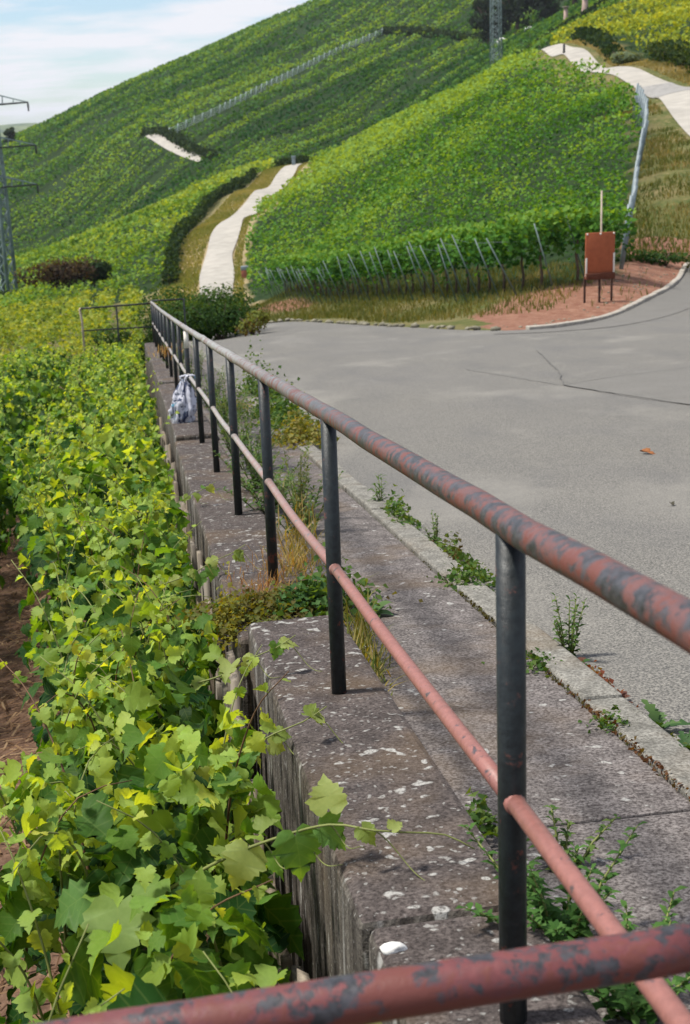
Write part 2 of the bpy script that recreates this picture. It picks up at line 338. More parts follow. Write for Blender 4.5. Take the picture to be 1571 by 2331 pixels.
M_PAVE = old_concrete('pavement_concrete', (.050, .042, .040), (.235, .21, .198), .70, speck=.35)
M_KERB = old_concrete('kerb_concrete', (.11, .105, .09), (.32, .305, .27), .74, speck=.2)
M_KERBW = plain('pale_kerb', (.33, .30, .255), .85, .2, .22, 5)
M_STONE = plain('rough_stone', (.20, .185, .135), .9, .2, .3, 6)
M_WHITE = plain('white_stone', (.62, .61, .58), .9, .2, .15, 20)
k = NT('weathered_board'); g = k.geo(); a = k.noise(40, k.mapping(g, (1, 1, .05)), 5, .6); r_ = k.n('ObjectInfo').outputs['Random']
c = k.mix(k.ramp(a, .35, .65), (.10, .075, .055), (.34, .28, .21)); c = k.mix(k.math('MULTIPLY', r_, .55), c, (.17, .165, .155))
M_BOARD = k.done(k.bsdf(c, .9, .15, bump=a, bs=.6, bd=.006))
def rusty(name, primer, lo=.44, hi=.55, pale=0., rust=True, fade=False, gl=.4):
    k = NT(name); g = k.geo()
    a = k.noise(24, g, 9, .70, dist=.2); b = k.noise(55, g, 6, .7); d = k.noise(5, g, 3)
    c = k.mix(k.ramp(b, .35, .65), (.0045, .007, .008), (.014, .020, .022))
    if pale: c = k.mix(k.math('MULTIPLY', k.ramp(b, .4, .6, .25, 1), pale), c, (.095, .085, .098))
    c = k.mix(k.ramp(a, lo, hi), c, k.mix(k.ramp(b, .4, .6), primer, tuple(x * .8 for x in primer)))
    if fade: c = k.mix(k.math('MULTIPLY', k.ramp(k.n('SeparateXYZ', Vector=g).outputs[1], 3.5, 8.5), k.ramp(a, .56, .44, .55, .95)), c, k.mix(k.ramp(b, .35, .65), (.20, .215, .205), (.40, .40, .37)))      # blends to paler grey farther along
    sz_ = k.n('SeparateXYZ', Vector=k.n('NewGeometry').outputs['Normal']).outputs[2]     # rust mask follows the normal: more below, less on top
    if rust: c = k.mix(k.ramp(k.math('ADD', k.math('SUBTRACT', a, k.math('MULTIPLY', sz_, .06)), k.math('MULTIPLY', k.math('SUBTRACT', d, .5), .5)), lo + .05, lo + .08, 0, .8), c, (.135, .034, .022))
    return k.done(k.bsdf(c, k.ramp(a, .3, .7, .34, .58), gl, bump=k.math('ADD', a, k.math('MULTIPLY', b, .35)), bs=.5, bd=.004))
M_RAIL = rusty('worn_rail_paint', (.155, .062, .054), .47, .54, .6, True, True, .6)
M_MID = rusty('pink_primer', (.285, .118, .098), .36, .40, .6, False, True, .5)
M_POST = rusty('dark_post_paint', (.13, .045, .032), .60, .68)
M_POSTF = rusty('dark_fence_paint', (.12, .06, .04), .58, .66)
M_STEEL = plain('galvanised_steel', (.17, .215, .235), .5, .5, .2, 8)
M_STAKE = plain('stake_steel', (.10, .145, .135), .55, .5, .3, 6)
M_PYL = plain('pylon_paint', (.20, .265, .26), .6, .4, .3, 1.5)
M_PYLD = plain('pylon_arm', (.045, .045, .05), .7, .3, .3, 3)
M_PALEWOOD = plain('pale_wood', (.40, .34, .26), .85, .2, .25, 12)
M_DARKWOOD = plain('dark_wood', (.055, .030, .022), .85, .2, .3, 14)
M_BROWN = plain('brown_board', (.34, .095, .040), .75, .25, .12, 9)
M_BROWND = plain('brown_board_dark', (.10, .035, .020), .8, .2, .2, 9)
M_WPAINT = plain('white_paint', (.72, .68, .60), .7, .3, .1, 9)
M_LITTER = plain('litter', (.26, .16, .10), .95, .1, .5, 25)

# ------------------------------------------------------------------ foliage helpers
def rdir(n): return norm(rng.normal(size=(n, 3)))
def cards(C, Nn, size, col, fold=.22, aspect=.85):
    """folded leaf faces: C centres, Nn normals, size length, col rgb"""
    n = len(C); Nn = norm(Nn); t = norm(np.cross(Nn, rdir(n))); b = np.cross(Nn, t); sz = np.broadcast_to(size, (n,))[:, None]
    hw = sz * aspect * .5
    V = np.stack([C - t * sz * .5, C + b * hw + Nn * hw * fold + t * sz * .05, C + t * sz * .5 - Nn * sz * .1, C - b * hw + Nn * hw * fold + t * sz * .05], 1).reshape(-1, 3)
    i = np.arange(n)[:, None] * 4
    F = np.concatenate([i + [0, 1, 2], i + [0, 2, 3]], 0)
    return V, F, np.repeat(np.broadcast_to(col, (n, 3)), 4, 0)
def lerp3(t, a, b, c):
    t = np.clip(t, 0, 1)[:, None]; a, b, c = map(np.array, (a, b, c))
    return np.where(t < .5, a + (b - a) * t * 2, b + (c - b) * (t * 2 - 1))
# one grape leaf: five toothed lobes, folded along the midrib
HALF = [(.07, -.13), (.20, -.20), (.33, -.14), (.41, -.03), (.52, .05), (.46, .14), (.58, .25), (.47, .31), (.38, .34), (.46, .46), (.37, .50), (.33, .61), (.22, .60), (.19, .74), (.10, .79), (0, .96)]
def leaf_template(fold, droop, wave, seed):
    r = random.Random(seed)
    L = [(-x * r.uniform(.92, 1.08), y + r.uniform(-.02, .02)) for x, y in HALF[:-1]]; R = [(x * r.uniform(.92, 1.08), y + r.uniform(-.02, .02)) for x, y in HALF[:-1]]
    mid = [(0, 0), (0, .32), (0, .64), (0, .96)]
    P = mid + R + L; nR = len(R)
    def z(x, y): return fold * abs(x) ** 1.2 - droop * (max(0, y) ** 2) - droop * .8 * x * x + wave * math.sin(7 * x + 5 * y + seed) * (abs(x) + .12)
    V = np.array([(x, y, z(x, y)) for x, y in P]); Fc = []
    for base in (4, 4 + nR):
        seq = list(range(base, base + nR)) + [3]; prev = 0; m = 0
        flip = base != 4
        for a, b in zip(seq[:-1], seq[1:]):
            ya = P[a][1]; want = 0 if ya < .2 else (1 if ya < .52 else 2)
            while m < want:
                Fc.append((m, a, m + 1) if not flip else (m, m + 1, a)); m += 1
            Fc.append((m, a, b) if not flip else (m, b, a))
    return V, np.array(Fc), np.array([(x, y) for x, y in P])
LT = [leaf_template(.45, .35, .15, 1), leaf_template(.18, .55, .20, 2), leaf_template(.75, .25, .13, 3), leaf_template(.32, .75, .18, 4), leaf_template(.95, .5, .16, 5)]
LEAFM = [mesh_data('grape_leaf', v, f, M_LEAF, uv=u, smooth=True) for v, f, u in LT]
def leaf_frames(Nn, down):
    """rotation columns (x, y, z) with z near Nn and y (tip) along down"""
    Nn = norm(Nn); y = norm(down - Nn * np.sum(down * Nn, 1, keepdims=True)); x = np.cross(y, Nn)
    return x, y, Nn
def leaf_mass(name, C, Nn, down, size, col, parent, mat=M_LEAFS):
    x, y, zv = leaf_frames(Nn, down); Vs, Fs, Cs, Us = [], [], [], []; n0 = 0
    kind = rng.integers(0, len(LT), len(C))
    for q, (v, f, u) in enumerate(LT):
        I = np.where(kind == q)[0]
        if not len(I): continue
        s_ = size[I][:, None, None]
        V = C[I][:, None] + s_ * (v[None, :, :1] * x[I][:, None] + v[None, :, 1:2] * y[I][:, None] + v[None, :, 2:] * zv[I][:, None])
        Vs.append(V.reshape(-1, 3)); Fs.append((f[None] + (np.arange(len(I)) * len(v))[:, None, None] + n0).reshape(-1, 3)); n0 += len(I) * len(v)
        Cs.append(np.repeat(col[I], len(v), 0)); Us.append(np.tile(u, (len(I), 1)))
    o = add(name, np.concatenate(Vs), np.concatenate(Fs), mat, parent, col=np.concatenate(Cs), uv=np.concatenate(Us), smooth=True)
    return o
def leaf_objs(C, Nn, down, size, col, parent):
    x, y, zv = leaf_frames(Nn, down); off = OFF[parent]
    for i in range(len(C)):
        o = bpy.data.objects.new('leaf', LEAFM[i % 5]); COL.objects.link(o); o.parent = parent
        s_ = float(size[i]); c_ = C[i] - off
        o.matrix_basis = Matrix(((x[i, 0] * s_, y[i, 0] * s_, zv[i, 0] * s_, c_[0]), (x[i, 1] * s_, y[i, 1] * s_, zv[i, 1] * s_, c_[1]), (x[i, 2] * s_, y[i, 2] * s_, zv[i, 2] * s_, c_[2]), (0, 0, 0, 1)))
        o.color = (*col[i], 1)
def pip(x, y, poly):
    poly = np.asarray(poly, float); ins = np.zeros(len(x), bool)
    for (x0, y0), (x1, y1) in zip(poly, np.roll(poly, -1, 0)):
        c_ = (y0 > y) != (y1 > y)
        with np.errstate(divide='ignore', invalid='ignore'):
            ins ^= c_ & (x < (x1 - x0) * (y - y0) / (y1 - y0) + x0)
    return ins
def dist_line(x, y, line):
    d = np.full(len(x), 1e9); L = np.asarray(line, float)
    for a, b in zip(L[:-1], L[1:]):
        v = b - a; t = np.clip(((x - a[0]) * v[0] + (y - a[1]) * v[1]) / (v @ v), 0, 1)
        d = np.minimum(d, np.hypot(x - a[0] - t * v[0], y - a[1] - t * v[1]))
    return d
def smooth_line(L, step):
    """resampled Catmull-Rom curve through the points"""
    L = np.asarray(L, float); Q = np.concatenate([[2 * L[0] - L[1]], L, [2 * L[-1] - L[-2]]]); out = []
    for i in range(1, len(Q) - 2):
        a, b, c_, d = Q[i - 1:i + 3]; m = max(2, int(np.linalg.norm(c_ - b) / step)); t = (np.arange(m) / m)[:, None]
        out.append(.5 * (2 * b + (c_ - a) * t + (2 * a - 5 * b + 4 * c_ - d) * t ** 2 + (3 * b - 3 * c_ + d - a) * t ** 3))
    out.append(L[-1:]); return np.concatenate(out)
def vnoise(x, y, sc, seed=0):
    """smooth value noise 0..1"""
    x = x / sc + 37.3 * seed; y = y / sc + 11.7 * seed; ix = np.floor(x).astype(int); iy = np.floor(y).astype(int); fx = x - ix; fy = y - iy
    fx = fx * fx * (3 - 2 * fx); fy = fy * fy * (3 - 2 * fy)
    def h(a, b): 
        v = np.sin(a * 127.1 + b * 311.7) * 43758.5453; return v - np.floor(v)
    return (h(ix, iy) * (1 - fx) + h(ix + 1, iy) * fx) * (1 - fy) + (h(ix, iy + 1) * (1 - fx) + h(ix + 1, iy + 1) * fx) * fy

# ------------------------------------------------------------------ lines of the place (x, y)
PATH_A = smooth_line([(-3.4, 44.5), (-4.6, 56), (-6.6, 75), (-8.6, 98), (-9.7, 114), (-10.8, 131), (-11.1, 147), (-11.0, 162), (-10.1, 178), (-8.5, 196), (-7.0, 222), (-5.5, 245), (-2, 262)], 1.5)
PATH_C = smooth_line([(9.6, 33), (13, 39), (16.3, 47), (18.3, 56), (19.4, 66), (20.2, 75), (21.4, 85), (22.9, 95), (23.6, 104), (23.4, 112), (23.6, 122), (24.2, 132), (24.5, 140), (25.0, 150), (25.3, 162), (25.4, 170), (25.2, 176)], 1.2)
PATH_B = smooth_line([(-48.5, 389), (-42.6, 372.5), (-36.9, 358.8), (-30.6, 345)], 2)
VROAD = [(-132, 497), (-122, 506), (-117, 522)]
PATH_D = smooth_line([(30, 292), (38, 297), (47, 303), (56, 311), (66, 322), (80, 340)], 2)
TRELLIS = smooth_line([(8.8, 43.5), (10.4, 50.5), (12.1, 58.1), (13.3, 63), (14.8, 69), (16.5, 77), (17.7, 85)], 1)
STAKELINE = smooth_line([(8.3, 42.2), (6.9, 41.0), (5.6, 40.6), (4.9, 42), (4.2, 45), (3.3, 49.2), (2.3, 54), (1.4, 59), (.4, 64), (-1.1, 72), (-2.4, 79), (-3.6, 86), (-4.6, 93), (-5.6, 100)], .5)
EDGE_SN = [(.93, 50), (2.2, 49), (3.6, 46), (5.0, 40), (5.7, 36.7), (6.4, 32.6), (7.1, 29.8), (7.8, 28.2), (8.7, 28.1), (10, 29.6), (11.9, 32), (14.2, 35.5), (16.1, 38.7), (17.8, 42), (19.6, 44.6), (21.6, 47.6), (23.8, 51), (26.0, 56)]
EDGE = smooth_line([xy(s, n) for n, s in EDGE_SN], .4)
def pcl(side, off, L=PATH_C): 
    t = np.gradient(L, axis=0); t /= np.linalg.norm(t, axis=1)[:, None]; return L + side * off * np.stack([t[:, 1], -t[:, 0]], 1)
FA = np.concatenate([STAKELINE[::-1], TRELLIS, [(18.6, 90), (20.0, 98), (20.9, 106), (20.3, 114), (20.2, 124), (20.6, 134), (20.9, 146), (21.2, 160), (21.4, 172), (17, 200), (0, 225), (-1.0, 235), (-3.0, 222), (-5.0, 196), (-6.8, 178), (-8.0, 162), (-8.3, 147), (-8.2, 131), (-7.2, 114), (-6.6, 106)]])
FB = np.array([(-14.6, 117), (-15.4, 128), (-16.6, 145), (-17.3, 165), (-16.6, 185), (-14.8, 205), (-12.6, 225), (-10.5, 245), (-9, 262), (-20, 272), (-60, 270), (-95, 255), (-70, 180), (-48, 118), (-30, 112)])
FC = np.array([(-150, 640), (-125, 400), (-100, 300), (-70, 278), (-10, 276), (45, 268), (47, 292), (90, 330), (140, 420), (190, 640)])
FD = np.array([(29.5, 84), (29.0, 95), (28.2, 106), (28.2, 118), (28.8, 130), (29.2, 142), (30, 155), (31, 172), (35, 230), (44, 288), (95, 325), (130, 320), (90, 150), (60, 84)])

# ------------------------------------------------------------------ terrain: one sheet
sl_ = np.concatenate([np.arange(-14, 30, .6), np.arange(30, 130, .9), np.arange(130, 300, 2), np.arange(300, 640, 5), np.geomspace(640, 1100, 14)])
nl_ = np.concatenate([-np.geomspace(70, 420, 40)[::-1], np.arange(-68, -16, 1.6), np.arange(-16, -.3, .55), [-.225, -.195, -.05], np.arange(.3, 22, .6), np.arange(22, 60, 1.5), np.geomspace(61, 420, 45)])
SS, NN = np.meshgrid(sl_, nl_, indexing='ij'); X, Y = xy(SS.ravel(), NN.ravel()); Z = T(X, Y)
a_, b_ = SS.shape; ii = (np.arange(a_ - 1)[:, None] * b_ + np.arange(b_ - 1)[None]).ravel()
sX, nX = SS.ravel(), NN.ravel()
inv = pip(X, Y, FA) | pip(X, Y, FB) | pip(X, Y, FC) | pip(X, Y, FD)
leftv = (nX < -.3) & (sX < 118) & (sX > -20) & (nX > -45)
redz = sst(4.5, 1.5, np.abs(dist_line(X, Y, EDGE[(EDGE[:, 0] > 4.2)]) - 1.4)) * (X > 3.6) * (Y < 50)
redz = np.maximum(redz, .8 * sst(2.2, .3, dist_line(X, Y, [(-4.6, 83.0), (-2.8, 78), (-1.0, 72.5)])))
dryz = .25 + .10 * sst(6, 2, dist_line(X, Y, PATH_C)) + .45 * sst(7, 3, dist_line(X, Y, PATH_A)) * (Y > 90) + .4 * sst(5, 2, dist_line(X, Y, PATH_B)) + .35 * (dist_line(X, Y, PATH_D) < 5)
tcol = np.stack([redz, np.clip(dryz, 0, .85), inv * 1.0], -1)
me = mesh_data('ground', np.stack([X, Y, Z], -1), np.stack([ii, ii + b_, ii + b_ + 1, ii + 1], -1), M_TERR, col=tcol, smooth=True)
at_ = me.attributes.new('Soil', 'FLOAT', 'POINT'); at_.data.foreach_set('value', (leftv & (sX < 60)).astype(np.float32))
ground = obj('ground', me); ground['kind'] = 'structure'

k = NT('far_land'); g = k.geo(); a = k.noise(.012, g, 6, .6); b = k.noise(.05, g, 5)
c = k.mix(k.ramp(a, .4, .6), (.045, .075, .03), (.14, .17, .06)); c = k.mix(k.ramp(b, .5, .7, 0, .7), c, (.02, .04, .02))
M_FAR = k.done(k.bsdf(c, .95, .1))
vb = MB(); gx = np.linspace(-7000, 7000, 40); gy = np.linspace(900, 9000, 24)
GX, GY = np.meshgrid(gx, gy, indexing='ij'); GZ = np.full(GX.shape, -110.) 
vb.put(np.stack([GX, GY, GZ], -1).reshape(-1, 3), [(i * 24 + j, (i + 1) * 24 + j, (i + 1) * 24 + j + 1, i * 24 + j + 1) for i in range(39) for j in range(23)])
tag(vb.build('valley_floor', M_FAR), kind='structure')
def ridge(name, y0, zt, amp, seed, depth=700):
    gx = np.linspace(-3200, 2600, 240); V = []; F = []; t = np.linspace(0, 1, 9)
    for i, x_ in enumerate(gx):
        h = zt + amp * (vnoise(np.array([x_]), np.array([0.]), 420, seed)[0] - .5) * 2 + amp * .35 * (vnoise(np.array([x_]), np.array([5.]), 90, seed)[0] - .5)
        for tt in t: V.append((x_, y0 + depth * tt * 1.6, -112 + (h + 112) * math.sin(math.pi * min(1, tt * 1.0)) ** .8))
    n9 = len(t)
    F = [(i * n9 + j, (i + 1) * n9 + j, (i + 1) * n9 + j + 1, i * n9 + j + 1) for i in range(239) for j in range(n9 - 1)]
    tag(add(name, V, F, M_FAR, smooth=True), kind='structure')
ridge('far_hills', 2300, 6, 18, 3)
ridge('distant_hills', 3900, 52, 16, 8)

# ------------------------------------------------------------------ roads and paths
en = np.array([p[0] for p in EDGE_SN]); es = np.array([p[1] for p in EDGE_SN])
rn = np.concatenate([np.linspace(.925, 9, 40), np.linspace(9.4, 26, 32), np.linspace(27, 38, 8)]); mm = 110
send = np.where(rn > 26, 56., np.interp(rn, en, es))
RV = []
for n_, se in zip(rn, send):
    ss = -13 + (se + 13) * (np.arange(mm) / (mm - 1)); x_, y_ = xy(ss, np.full(mm, n_)); RV.append(np.stack([x_, y_, T(x_, y_) + .014], -1))
ii = (np.arange(len(rn) - 1)[:, None] * mm + np.arange(mm - 1)[None]).ravel()
tag(add('road', np.concatenate(RV), np.stack([ii, ii + mm, ii + mm + 1, ii + 1], -1), M_ASPH, smooth=True), kind='structure')
def ribbon(name, L, half, mat, lift, kind='structure', nseg=6, parent=None):
    t = np.gradient(L, axis=0); t /= np.linalg.norm(t, axis=1)[:, None]; nv = np.stack([t[:, 1], -t[:, 0]], 1); V = []
    half = np.broadcast_to(half, (len(L),))
    for j in range(nseg + 1):
        q = L + nv * (half * (j / nseg * 2 - 1))[:, None]; V.append(np.stack([q[:, 0], q[:, 1], T(q[:, 0], q[:, 1]) + lift], -1))
    m = len(L); V = np.concatenate(V); ii = (np.arange(nseg)[:, None] * m + np.arange(m - 1)[None]).ravel()
    o = add(name, V, np.stack([ii, ii + m, ii + m + 1, ii + 1], -1)[:, ::-1], mat, parent, smooth=True)
    if kind: o['kind'] = kind
    return o
ribbon('lower_path', PATH_A[PATH_A[:, 1] > 90], 1.38 + .12 * np.sin(np.arange((PATH_A[:, 1] > 90).sum()) * .4), M_PATH, .10)
ribbon('lower_road', PATH_A[PATH_A[:, 1] < 92], 1.9, M_ASPH, .045)
hw_ = np.interp(PATH_C[:, 1], [60, 85, 110], [1.9, 1.6, 1.15])
ribbon('upper_path', PATH_C[PATH_C[:, 1] > 43], hw_[PATH_C[:, 1] > 43], M_PATH, .06)
ribbon('hill_track', PATH_B, 1.5, M_PATH, .25)
ribbon('hillside_lane', PATH_D, 1.3, plain('lane_gravel', (.20, .17, .14), .9, .1, .3, 2), .25)
ribbon('valley_road', smooth_line(VROAD, 4), 2.2, M_PATH, .4)
ribbon('patched_bend', pcl(1, 0, smooth_line([(22.9, 95), (23.5, 101), (23.6, 106)], 1)), 1.3, plain('patch_grey', (.26, .25, .235), .9, .2, .2, 3), .075)
# darker asphalt repairs and their sealed seams on the near road
def sheet(name, pts_sn, mat, dz, kind='structure', sub=10):
    P = np.array(pts_sn, float); V = []
    for i in range(sub + 1):
        for j in range(sub + 1):
            u, v = i / sub, j / sub; q = (P[0] * (1 - u) + P[1] * u) * (1 - v) + (P[3] * (1 - u) + P[2] * u) * v
            x_, y_ = xy(q[0], q[1]); V.append((float(x_), float(y_), T1(x_, y_) + dz))
    F = [(i * (sub + 1) + j, (i + 1) * (sub + 1) + j, (i + 1) * (sub + 1) + j + 1, i * (sub + 1) + j + 1) for i in range(sub) for j in range(sub)]
    o = add(name, V, np.array(F), mat); o['kind'] = kind; return o
sheet('asphalt_patch', [(14.2, 4.62), (11.06, 4.94), (9.6, 8.5), (17.8, 8.6)], M_ASPHD, .022)
def seam(pts, wdt=.0075, dz=.028):
    L = smooth_line([xy(s, n) for s, n in pts], .25); L = L + (rng.normal(size=L.shape) * .012); return ribbon('asphalt_seam', L, wdt, M_SEAM, dz, nseg=1)
seam([(21.1, 6.34), (18.5, 5.75), (16.2, 5.2), (14.2, 4.62)]); seam([(17.9, 4.3), (16, 4.45), (14.2, 4.62), (12.5, 4.75), (11.06, 4.94), (9.5, 5.4)]); seam([(14.2, 4.62), (15.0, 5.7), (15.56, 6.83), (16.4, 8.2)])
L = EDGE[(EDGE[:, 0] > 3.6) & (EDGE[:, 1] < 47)]; ribbon('asphalt_strip', pcl(1, .75, L), .62, M_ASPHD, .024, nseg=4)

# ------------------------------------------------------------------ pavement slabs, kerb, retaining wall
def sweep(s0, s1, sect, m=4, jit=0.):
    """a block along the fence: sect = [(n, dz)] counter-clockwise seen from the near end"""
    ss = np.linspace(s0, s1, m); V = []; kk = len(sect)
    for s in ss:
        for n_, dz in sect: V.append(W(s, n_, dz))
    q = [(i * kk + j, (i + 1) * kk + j, (i + 1) * kk + (j + 1) % kk, i * kk + (j + 1) % kk) for i in range(m - 1) for j in range(kk)]
    V = np.array(V); return V, q, [tuple(range(kk))[::-1], tuple((m - 1) * kk + j for j in range(kk))]
def block(name, s0, s1, sect, mats, parent, m=4, bev=.012, facemat=None):
    V, q, caps = sweep(s0, s1, sect, m); off = OFF[parent]
    me = bpy.data.meshes.new(name); me.from_pydata([tuple(v - off) for v in V], [], [tuple(x)[::-1] for x in q] + [tuple(c)[::-1] for c in caps]); 
    for mt in mats: me.materials.append(mt)
    if facemat: 
        for p in me.polygons:
            if abs(p.normal.z) < .5: p.material_index = 1
    o = obj(name, me, parent); OFF[o] = off
    import bmesh
    bm = bmesh.new(); bm.from_mesh(me); bmesh.ops.recalc_face_normals(bm, faces=bm.faces); bm.to_mesh(me); bm.free()
    if bev: bevel(o, bev, 2)
    return o
pav = struct('pavement', W(0, .47, -1.1))
s_ = -12.
while s_ < 30.4:
    l_ = 3.1 + rng.uniform(-.4, .4); e_ = min(30.6, s_ + l_)
    d_ = rng.uniform(-.004, .004)
    block('slab', s_ + .004, e_ - .004, [(.166, -1.2), (.772, -1.2), (.772, -.992 + d_), (.166, -.992 + d_)], [M_PAVE], pav, bev=.006); s_ = e_
kerb = struct('kerb', W(0, .85, -1.1)); s_ = -12.
while s_ < 30.2:
    l_ = rng.choice([.98, 1.0, 1.02]); j = rng.uniform(-.008, .008); h_ = rng.uniform(-.006, .006)
    block('kerb_stone', s_ + .004, s_ + l_ - .004, [(.782 + j, -1.2), (.925 + j, -1.2), (.922 + j, -.978 + h_), (.784 + j, -.974 + h_)], [M_KERB], kerb, m=2, bev=.012); s_ += l_
wall = thing('retaining_wall', 'long lichen-spotted concrete wall stepping down beside the road under the rusty railing', 'wall', W(0, 0, -2.5))
for s0, s1, top, nl in ((-12, .43, -.912, -.200), (.434, 3.1, -.905, -.215), (3.104, 10.5, -.975, -.25), (10.504, 17.4, -.93, -.235), (17.404, 23.4, -.90, -.225), (23.404, 30.75, -.945, -.235)):
    block('wall_block', s0, s1, [(nl - .01, -2.75), (.158, -2.75), (.158, top + .005), (nl + .012, top)], [M_WALL, M_WALLF], wall, m=8, bev=.022, facemat=True)
s_ = -.2
while s_ < 13.5:                                               # weathered boards standing along the wall's vineyard side
    wd = rng.uniform(.07, .16); tp = -1.12 + rng.uniform(-.2, .12); n0 = -.295 - rng.uniform(0, .045); ln = rng.uniform(-.02, .02)
    c0 = [W(s_, n0 - .016, -2.55), W(s_ + wd, n0 - .016, -2.55), W(s_ + wd, n0 + .014, -2.55), W(s_, n0 + .014, -2.55)]
    c1 = [W(s_ + ln, n0 + .01, tp), W(s_ + ln + wd, n0 + .01, tp + rng.uniform(-.02, .02)), W(s_ + ln + wd, n0 + .036, tp), W(s_ + ln, n0 + .036, tp)]
    MB().hexa(c0[::-1] + c1[::-1]).build('plank', M_BOARD, wall)
    s_ += wd + (rng.uniform(.006, .03) if rng.random() < .6 else rng.uniform(.06, .16))
ter = thing('concrete_landing', 'concrete landing where the steps meet the near railing', 'landing', W(-3, -1.4, -1.3))
x0 = float(railz(-.95)); 
block('landing_slab', -7.5, -.99, [(-2.7, -2.9), (-.24, -2.9), (-.24, -1.2), (-2.7, -1.2)], [M_WALL, M_WALLF], ter, m=3, bev=.02, facemat=True)

# far kerb round the bend: one stone per metre
fk = struct('bend_kerb', (8, 34, T1(8, 34))); L = EDGE[(EDGE[:, 0] > 3.9)]
cum = np.concatenate([[0], np.cumsum(np.linalg.norm(np.diff(L, axis=0), axis=1))]); nst = int(cum[-1] / .95)
for i in range(nst):
    tq = np.linspace(i * .95 + .012, (i + 1) * .95 - .012, 4); px, py = np.interp(tq, cum, L[:, 0]), np.interp(tq, cum, L[:, 1])
    q = np.stack([px, py], 1); t = np.gradient(q, axis=0); t /= np.linalg.norm(t, axis=1)[:, None]; nv = np.stack([-t[:, 1], t[:, 0]], 1)
    hh = .095 + rng.uniform(-.012, .012); mb = MB(); V = []
    for j in range(4):
        za = T1(*q[j]); a1 = q[j] - nv[j] * .02; b1 = q[j] + nv[j] * .14
        V += [(*a1, za - .1), (*b1, za - .1), (*b1, za + hh), (*a1, za + hh - .01)]
    F = [(j * 4 + a, j * 4 + (a + 1) % 4, j * 4 + 4 + (a + 1) % 4, j * 4 + 4 + a) for j in range(3) for a in range(4)] + [(3, 2, 1, 0), (12, 13, 14, 15)]
    o = add('kerb_stone', V, np.array(F), M_KERBW, fk); bevel(o, .02, 2)
# rough stones edging the verge further left
se = struct('stone_edging', (1, 36, T1(1, 36))); L = EDGE[(EDGE[:, 0] <= 3.9) & (EDGE[:, 0] > -2.4)]
cum = np.concatenate([[0], np.cumsum(np.linalg.norm(np.diff(L, axis=0), axis=1))]); d_ = 0.
def rock(c, r, seed, sq=(1, 1, .6), lev=1):
    import bmesh
    bm = bmesh.new(); bmesh.ops.create_icosphere(bm, subdivisions=lev, radius=1); rr = random.Random(seed); ax = [Vector((rr.gauss(0, 1), rr.gauss(0, 1), rr.gauss(0, 1))).normalized() for _ in range(7)]
    for v in bm.verts:
        kf = 1
        for a in ax:
            dd = v.co.normalized().dot(a)
            if dd > .55: kf -= (dd - .55) * .55
        v.co *= kf * rr.uniform(.94, 1.06)
    V = [(v.co.x * r * sq[0] + c[0], v.co.y * r * sq[1] + c[1], v.co.z * r * sq[2] + c[2]) for v in bm.verts]; F = [[v.index for v in f.verts] for f in bm.faces]; bm.free(); return V, np.array(F)
qn = 0
while d_ < cum[-1]:
    x_, y_ = np.interp(d_, cum, L[:, 0]), np.interp(d_, cum, L[:, 1]); r_ = rng.uniform(.07, .16)
    V, F = rock((x_ + rng.normal() * .06, y_ + .12 + rng.normal() * .06, T1(x_, y_) + .04), r_, qn, (1.15, .8, .55)); add('edging_stone', V, F, M_STONE, se); d_ += r_ * rng.uniform(2.0, 5.5); qn += 1

# the summer air between here and the far hills
k = NT('haze'); pv = k.n('VolumePrincipled', Density=8e-5); k.set(pv.inputs['Color'], (.86, .93, 1.0)); pv.inputs['Anisotropy'].default_value = .2
k.t.links.new(pv.outputs[0], k.out.inputs['Volume'])
hz_lo = min(-111.5, float(Z.min()) - 1); hz_hi = max(float(Z.max()) + 16, 90.)
hz = MB().box((0, 4400, (hz_lo + hz_hi) / 2), (7600, 0, 0), (0, 5200, 0), (0, 0, (hz_hi - hz_lo) / 2)).build('haze', k.m); hz['kind'] = 'stuff'
S.cycles.volume_bounces = 0
print('haze', hz_lo, hz_hi)
# small stones lying in the red earth
mb = MB()
for i in range(420):
    j = rng.integers(len(EDGE)); p_ = EDGE[j] + rng.normal(size=2) * [.4, .4] + [-.1, 1.3 + rng.exponential(.5)]
    if p_[0] < 3.8 or p_[1] > 46: continue
    V, F = rock((p_[0], p_[1], T1(*p_) + .005), rng.uniform(.015, .06), 300 + i, (1.2, 1, .6)); mb.put(V, None, F)
tag(mb.build('loose_stones', M_STONE), kind='stuff')

# ------------------------------------------------------------------ railings
PS = 2.035
rl = thing('metal_railing', 'long rusty tube railing with many posts on the concrete wall beside the road', 'railing', W(0, 0, -.9))
ss = np.linspace(-4.2, 30.55, 120); j_ = rng.normal(size=(120, 2)) * .0016
MB().tube([np.array(W(s, a, b)) for s, (a, b) in zip(ss, j_)], .0262, 16).build('top_rail', M_RAIL, rl, smooth=True)
for kx in range(-2, 16):
    s0 = kx * PS; b0 = np.array(W(s0, 0, -1.05)); b1 = np.array(W(s0, 0, -.004)); l0 = rng.normal(size=2) * .004
    MB().tube([b0, b0 + (b1 - b0) * .5 + [l0[0] * .4, 0, 0], b1], .0243, 14).build('post', M_POST, rl, smooth=True)
    if kx < 15:
        bow = rng.uniform(.0, .014) * (1 if kx < 1 else 1.6); pts = [W(s0 + PS * t, .0, -.482 - bow * math.sin(math.pi * t)) for t in np.linspace(0.008, .992, 9)]
        MB().tube([np.array(p) for p in pts], .0165 if kx < 12 else .015, 12).build('mid_rail', M_MID, rl, smooth=True)
    c = np.array(W(s0, 0, -.482)); e3 = np.array([*E_, 0]); MB().tube([c - e3 * .03, c - e3 * .024, c + e3 * .024, c + e3 * .03], [.0165, .0192, .0192, .0165], 12).build('weld_collar', M_MID, rl, smooth=True)
